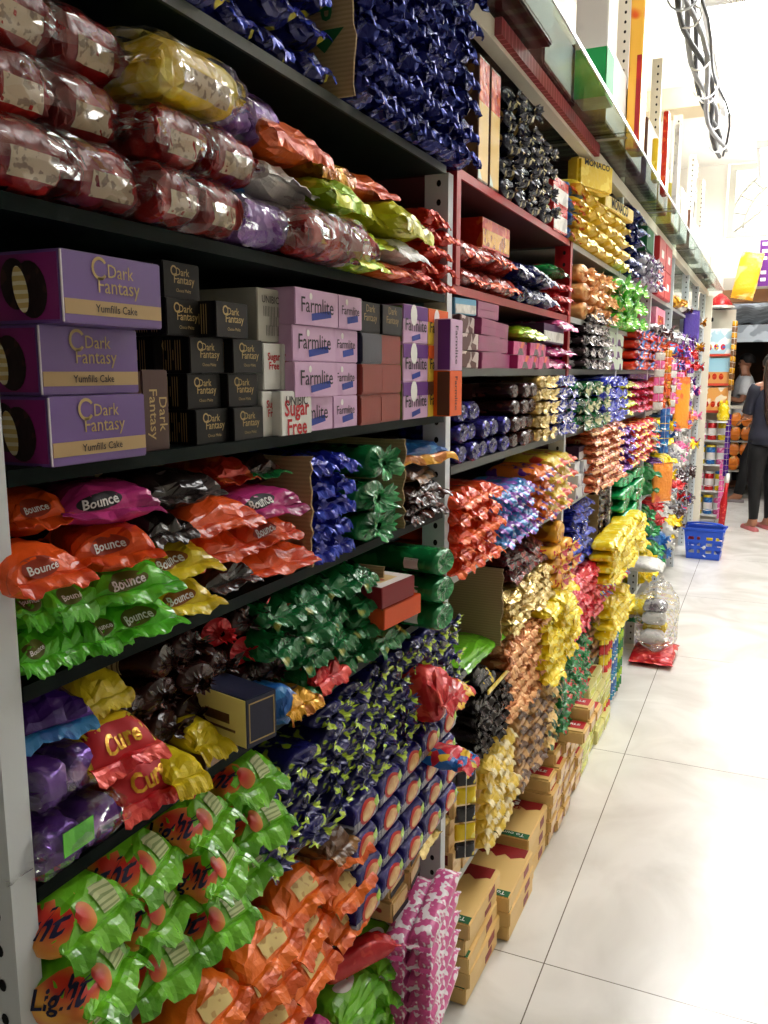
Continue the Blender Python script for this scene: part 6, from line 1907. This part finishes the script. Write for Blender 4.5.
# ------------------------------------------------------------------ two people
skin_m = foil('skin', (150, 98, 70), (160, 108, 80), 'noise', 20, .5, rough=.5, bump=.05, soft=.2)
hair_m = foil('black_hair', (12, 10, 10), (20, 16, 15), 'wave', 40, .5, axis=0, rough=.65, spec=.2, bump=.25, bscale=90)


def loft(rings, n=18, caps=True, wob=0.0, seed=0):
    """rings: (cx, cy, cz, rx, ry)"""
    vs, fs = [], []
    sv = Vector((seed * 1.3, seed * 2.1, 0))
    for (cx, cy, cz, rx, ry) in rings:
        for k in range(n):
            a = 2 * PI * k / n
            p = Vector((cx + rx * math.cos(a), cy + ry * math.sin(a), cz))
            f = 1 + wob * noise.noise(p * 14 + sv)
            vs.append((cx + rx * f * math.cos(a), cy + ry * f * math.sin(a), cz))
    for i in range(len(rings) - 1):
        for k in range(n):
            k2 = (k + 1) % n
            fs.append((i * n + k, i * n + k2, (i + 1) * n + k2, (i + 1) * n + k))
    if caps:
        fs.append(tuple(range(n))[::-1]); fs.append(tuple((len(rings) - 1) * n + k for k in range(n)))
    return vs, fs


def figure(name, label, loc, rz, J, clothes, sc=1.0):
    root = bpy.data.objects.new('person', None); COL.objects.link(root)
    root.location = loc; root.rotation_euler = (0, 0, rz); root.scale = (sc, sc, sc)
    tag(root, label, 'person')
    V, R, E = [], [], []
    idx = {}

    def nd(k, p, r, par=None):
        idx[k] = len(V); V.append(p); R.append(r)
        if par is not None:
            E.append((idx[par], idx[k]))
    nd('pelvis', (0, 0, .95), .115)
    nd('waist', (0, .005, 1.08), .10, 'pelvis')
    nd('chest', (0, 0, 1.28), .115, 'waist')
    nd('upper', (0, -.005, 1.41), .075, 'chest')
    nd('neck', (0, .0, 1.49), .05, 'upper')
    hx, hy = J.get('look', (0, 1))
    nd('jaw', (.012 * hx, .02 * hy, 1.55), .058, 'neck')
    nd('skull', (0, -.004, 1.625), .084, 'jaw')
    nd('crown', (0, -.012, 1.675), .062, 'skull')
    nd('nose', (.095 * hx, .095 * hy, 1.60), .012, 'skull')
    nd('chin', (.058 * hx, .062 * hy, 1.535), .026, 'jaw')
    nd('ear_l', (-.082 * hy, .08 * hx, 1.605), .014, 'skull')
    nd('ear_r', (.082 * hy, -.08 * hx, 1.605), .014, 'skull')
    for s, sd in ((-1, 'l'), (1, 'r')):
        nd('sh' + sd, (s * .165, 0, 1.40), .06, 'upper')
        nd('el' + sd, J['el' + sd], .042, 'sh' + sd)
        nd('wr' + sd, J['wr' + sd], .028, 'el' + sd)
        w = Vector(J['wr' + sd]); d = (w - Vector(J['el' + sd])).normalized()
        side = d.cross(Vector((0, 0, 1)))
        side = side.normalized() if side.length > .1 else Vector((0, 1, 0))
        pm = w + d * .045
        nd('pa' + sd, tuple(pm), .024, 'wr' + sd)
        for f in range(4):
            o_ = side * (-.026 + f * .0175)
            ln = (.062, .072, .068, .054)[f]
            a = pm + d * .036 + o_
            b_ = a + d * ln * .5 + Vector((0, 0, -.008))
            c_ = b_ + d * ln * .42 + Vector((0, 0, -.022))
            nd('f%da%s' % (f, sd), tuple(a), .009, 'pa' + sd)
            nd('f%db%s' % (f, sd), tuple(b_), .008, 'f%da%s' % (f, sd))
            nd('f%dc%s' % (f, sd), tuple(c_), .0065, 'f%db%s' % (f, sd))
        ta = w + d * .03 - side * .034
        nd('ta' + sd, tuple(ta), .010, 'pa' + sd)
        nd('tb' + sd, tuple(ta + d * .04 - side * .014), .008, 'ta' + sd)
        nd('hip' + sd, (s * .085, 0, .88), .088, 'pelvis')
        nd('kn' + sd, J['kn' + sd], .056, 'hip' + sd)
        k_, an = Vector(J['kn' + sd]), Vector(J['an' + sd])
        cf = k_.lerp(an, .35) + Vector((0, -.012, 0))
        nd('cf' + sd, tuple(cf), .052, 'kn' + sd)
        nd('an' + sd, tuple(an), .034, 'cf' + sd)
        td = Vector(J.get('toe' + sd, (0, 1, 0)))
        nd('he' + sd, tuple(an - td * .035 + Vector((0, 0, -.045))), .03, 'an' + sd)
        nd('ba' + sd, tuple(an + td * .10 + Vector((0, 0, -.052))), .03, 'an' + sd)
        nd('to' + sd, tuple(an + td * .155 + Vector((0, 0, -.058))), .02, 'ba' + sd)
    me = bpy.data.meshes.new('body')
    me.from_pydata([tuple(v) for v in V], E, [])
    me.materials.append(skin_m)
    b = obj('body', me, root)
    b.modifiers.new('skin', 'SKIN')
    sv = me.skin_vertices[0].data
    for i, r in enumerate(R):
        sv[i].radius = (r, r)
        sv[i].use_root = (i == 0)
    sd_ = b.modifiers.new('sub', 'SUBSURF'); sd_.levels = 2; sd_.render_levels = 2
    # eyes and mouth
    for s in (-1, 1):
        ex, ey = .070 * hx - s * .03 * hy, .072 * hy + s * .03 * hx
        e = MB().lathe([(.004, -.009), (.0095, -.004), (.0095, .004), (.004, .009)], 8, 'z', (ex, ey, 1.622))
        obj('eye', e.mesh('eye', T_dark), root)
    obj('mouth', MB().tube([(.076 * hx - .018 * hy, .078 * hy + .018 * hx, 1.556), (.088 * hx, .09 * hy, 1.555), (.076 * hx + .018 * hy, .078 * hy - .018 * hx, 1.556)], .005, 6).mesh('mouth', paper('lips', (130, 66, 58))), root)
    clothes(root, J)
    return root


def sleeves_and_torso(rings, J, mat, frac, name, r0=.078, r1=.07, wob=.05):
    b = MB()
    v, f = loft(rings, 20, True, wob, 3)
    b.add(v, f)
    for sd, s in (('l', -1), ('r', 1)):
        a = Vector((s * .15, 0, 1.405)); e = Vector(J['el' + sd])
        pts = [a.lerp(e, t) for t in (-.1, .1, .3, frac * .8, frac)]
        b.tube(pts, [r0 * .8, r0, r0 * .98, (r0 + r1) / 2, r1], 14)
    return b.mesh(name, mat)


def trousers(J, mat, r=(.105, .075, .062, .055), name='trousers', low=.10):
    b = MB()
    v, f = loft([(0, 0, .84, .165, .115), (0, 0, .92, .175, .122), (0, 0, 1.0, .155, .112), (0, 0, 1.04, .145, .105)], 20)
    b.add(v, f)
    for sd, s in (('l', -1), ('r', 1)):
        h_, k_, a_ = Vector((s * .085, 0, .90)), Vector(J['kn' + sd]), Vector(J['an' + sd])
        a2 = a_ + Vector((0, 0, low - .08))
        cf = k_.lerp(a2, .35) + Vector((0, -.01, 0))
        b.tube([h_, h_.lerp(k_, .5), k_, cf, a2], [r[0], r[0] * .88, r[1], r[2], r[3]], 14)
    return b.mesh(name, mat)


def cap_hair(root, mat, low=1.60):
    vs, fs = [], []
    n, m_ = 20, 7
    for j in range(m_ + 1):
        t = j / m_ * 1.75
        for k in range(n):
            a = 2 * PI * k / n
            z = 1.632 + .108 * math.cos(t)
            rr = .100 * math.sin(max(.05, t))
            x, y = rr * math.cos(a), rr * math.sin(a) * 1.08 - .014
            if y > .03 and z < 1.665: z = 1.665 + .2 * (z - 1.665)
            vs.append((x, y, z))
    for j in range(m_):
        for k in range(n):
            k2 = (k + 1) % n
            fs.append((j * n + k, j * n + k2, (j + 1) * n + k2, (j + 1) * n + k))
    fs.append(tuple(range(n)))
    h = obj('hair', MB().add(vs, fs).mesh('hair', mat, True), root)
    return h


def man_clothes(root, J):
    wm = foil('white_shirt', (222, 222, 222), (206, 206, 208), 'noise', 12, .5, rough=.7, bump=.2, bscale=20, soft=.2)
    obj('shirt', sleeves_and_torso([(0, 0, .80, .178, .135), (0, 0, .95, .175, .135), (0, .005, 1.1, .165, .13), (0, .0, 1.25, .18, .132), (0, 0, 1.37, .175, .115), (0, -.005, 1.44, .12, .085), (0, 0, 1.475, .065, .062)], J, wm, .72, 'shirt'), root)
    obj('trousers', trousers(J, paper('black_trousers', (22, 22, 24), rough=.7)), root)
    cap_hair(root, hair_m)
    sm = paper('sandal_grey', (120, 110, 110))
    for sd in 'lr':
        a = Vector(J['an' + sd]); td = Vector(J.get('toe' + sd, (0, 1, 0)))
        obj('sandal', MB().tube([a - td * .07 + Vector((0, 0, -.082 + .006)), a + td * .04 + Vector((0, 0, -.076)), a + td * .18 + Vector((0, 0, -.076))], [.03, .036, .034], 10).mesh('sandal', sm), root)


def woman_clothes(root, J):
    tm = foil('navy_top', (24, 26, 40), (32, 34, 52), 'noise', 12, .5, rough=.75, bump=.2, bscale=20, soft=.2)
    obj('top', sleeves_and_torso([(0, -.005, .86, .185, .15), (0, -.005, .95, .182, .145), (0, .0, 1.08, .155, .12), (0, .0, 1.25, .165, .125), (0, 0, 1.37, .16, .105), (0, -.005, 1.44, .11, .08), (0, 0, 1.47, .07, .062)], J, tm, .95, 'top', .066, .052), root)
    obj('leggings', trousers(J, paper('black_leggings', (16, 16, 18), rough=.65), (.10, .068, .06, .042), 'leggings', .11), root)
    cap_hair(root, hair_m)
    v, f = loft([(0, -.045, 1.70, .07, .05), (0, -.055, 1.64, .105, .065), (0, -.07, 1.55, .115, .06), (0, -.09, 1.44, .125, .055), (0, -.125, 1.30, .13, .045), (0, -.135, 1.15, .12, .04), (0, -.13, 1.06, .09, .032), (0, -.125, 1.0, .05, .02)], 20, True, .12, 7)
    obj('long_hair', MB().add(v, f).mesh('long_hair', foil('dark_hair', (30, 22, 18), (62, 42, 28), 'wave', 30, .6, axis=0, rough=.35, bump=.5, bscale=60, soft=.2)), root)
    sm = paper('pink_sandal', (196, 110, 112))
    for sd in 'lr':
        a = Vector(J['an' + sd]); td = Vector(J.get('toe' + sd, (0, 1, 0)))
        obj('sandal', MB().tube([a - td * .07 + Vector((0, 0, -.076)), a + td * .04 + Vector((0, 0, -.076)), a + td * .18 + Vector((0, 0, -.076))], [.03, .036, .034], 10).mesh('sandal', sm), root)



def woman_clothes_dark(root, J):
    obj('top', sleeves_and_torso([(0, 0, .84, .18, .14), (0, 0, .95, .175, .135), (0, .005, 1.1, .16, .125), (0, .0, 1.25, .17, .128), (0, 0, 1.37, .165, .11), (0, -.005, 1.44, .115, .082), (0, 0, 1.475, .068, .062)], J, paper('charcoal_top', (44, 40, 44), rough=.8), .8, 'top'), root)
    obj('trousers', trousers(J, paper('black_trousers', (22, 22, 24), rough=.7)), root)
    cap_hair(root, hair_m)
    sm = paper('sandal_grey', (120, 110, 110))
    for sd in 'lr':
        a = Vector(J['an' + sd])
        obj('sandal', MB().tube([a + Vector((0, -.07, -.076)), a + Vector((0, .04, -.076)), a + Vector((0, .18, -.076))], [.03, .036, .034], 10).mesh('sandal', sm), root)


JM = {'ell': (-.23, .06, 1.13), 'wrl': (-.12, .29, 1.20), 'elr': (.23, .06, 1.13), 'wrr': (.12, .29, 1.22), 'knl': (-.085, .02, .49), 'anl': (-.085, -.02, .085), 'knr': (.09, .06, .49), 'anr': (.095, .0, .085)}
figure('man', 'person in white shirt and black trousers standing in profile behind the low counter', (.29, 11.9, 0), PI / 2 + .2, JM, man_clothes, 1.0)
JP = {'ell': (-.22, .0, 1.13), 'wrl': (-.2, .2, 1.02), 'elr': (.22, -.04, 1.13), 'wrr': (.2, .12, .98), 'knl': (-.085, .20, .50), 'anl': (-.085, .26, .085), 'knr': (.085, -.04, .50), 'anr': (.085, -.28, .12)}
figure('walker', 'person in black trousers stepping out beside the low counter, mostly hidden', (.59, 10.72, 0), PI / 2, JP, woman_clothes_dark, .98)
JW = {'ell': (-.19, .07, 1.14), 'wrl': (-.09, .27, 1.16), 'elr': (.21, .05, 1.14), 'wrr': (.11, .26, 1.16), 'knl': (-.085, .03, .49), 'anl': (-.09, -.0, .085), 'knr': (.09, .05, .49), 'anr': (.10, .06, .085)}
figure('woman', 'person with long dark hair in navy top and black leggings seen from behind', (.605, 8.8, 0), .5, JW, woman_clothes, .965)

# added lamp hidden under the awning to brighten the people outside
t = bpy.data.objects.new('added_tube_lamp', None); COL.objects.link(t); t.location = (.8, 9.75, 2.198)
tag(t, 'added tube lamp hidden under the awning behind the lintel', 'added lamp')
obj('tube', MB().tube([(-.6, 0, .02), (.6, 0, .02)], .014, 10).mesh('tube', emit('added_tube_glow', (1, .98, .95, 1), 90.0)), t)
obj('batten', MB().box(-.62, .62, -.03, .03, .036, .06).mesh('batten', rim_m), t)
for s_ in (-1, 1):
    obj('end_cap', MB().box(s_ * .61 - .012, s_ * .61 + .012, -.02, .02, .0, .04).mesh('end_cap', rim_m), t)
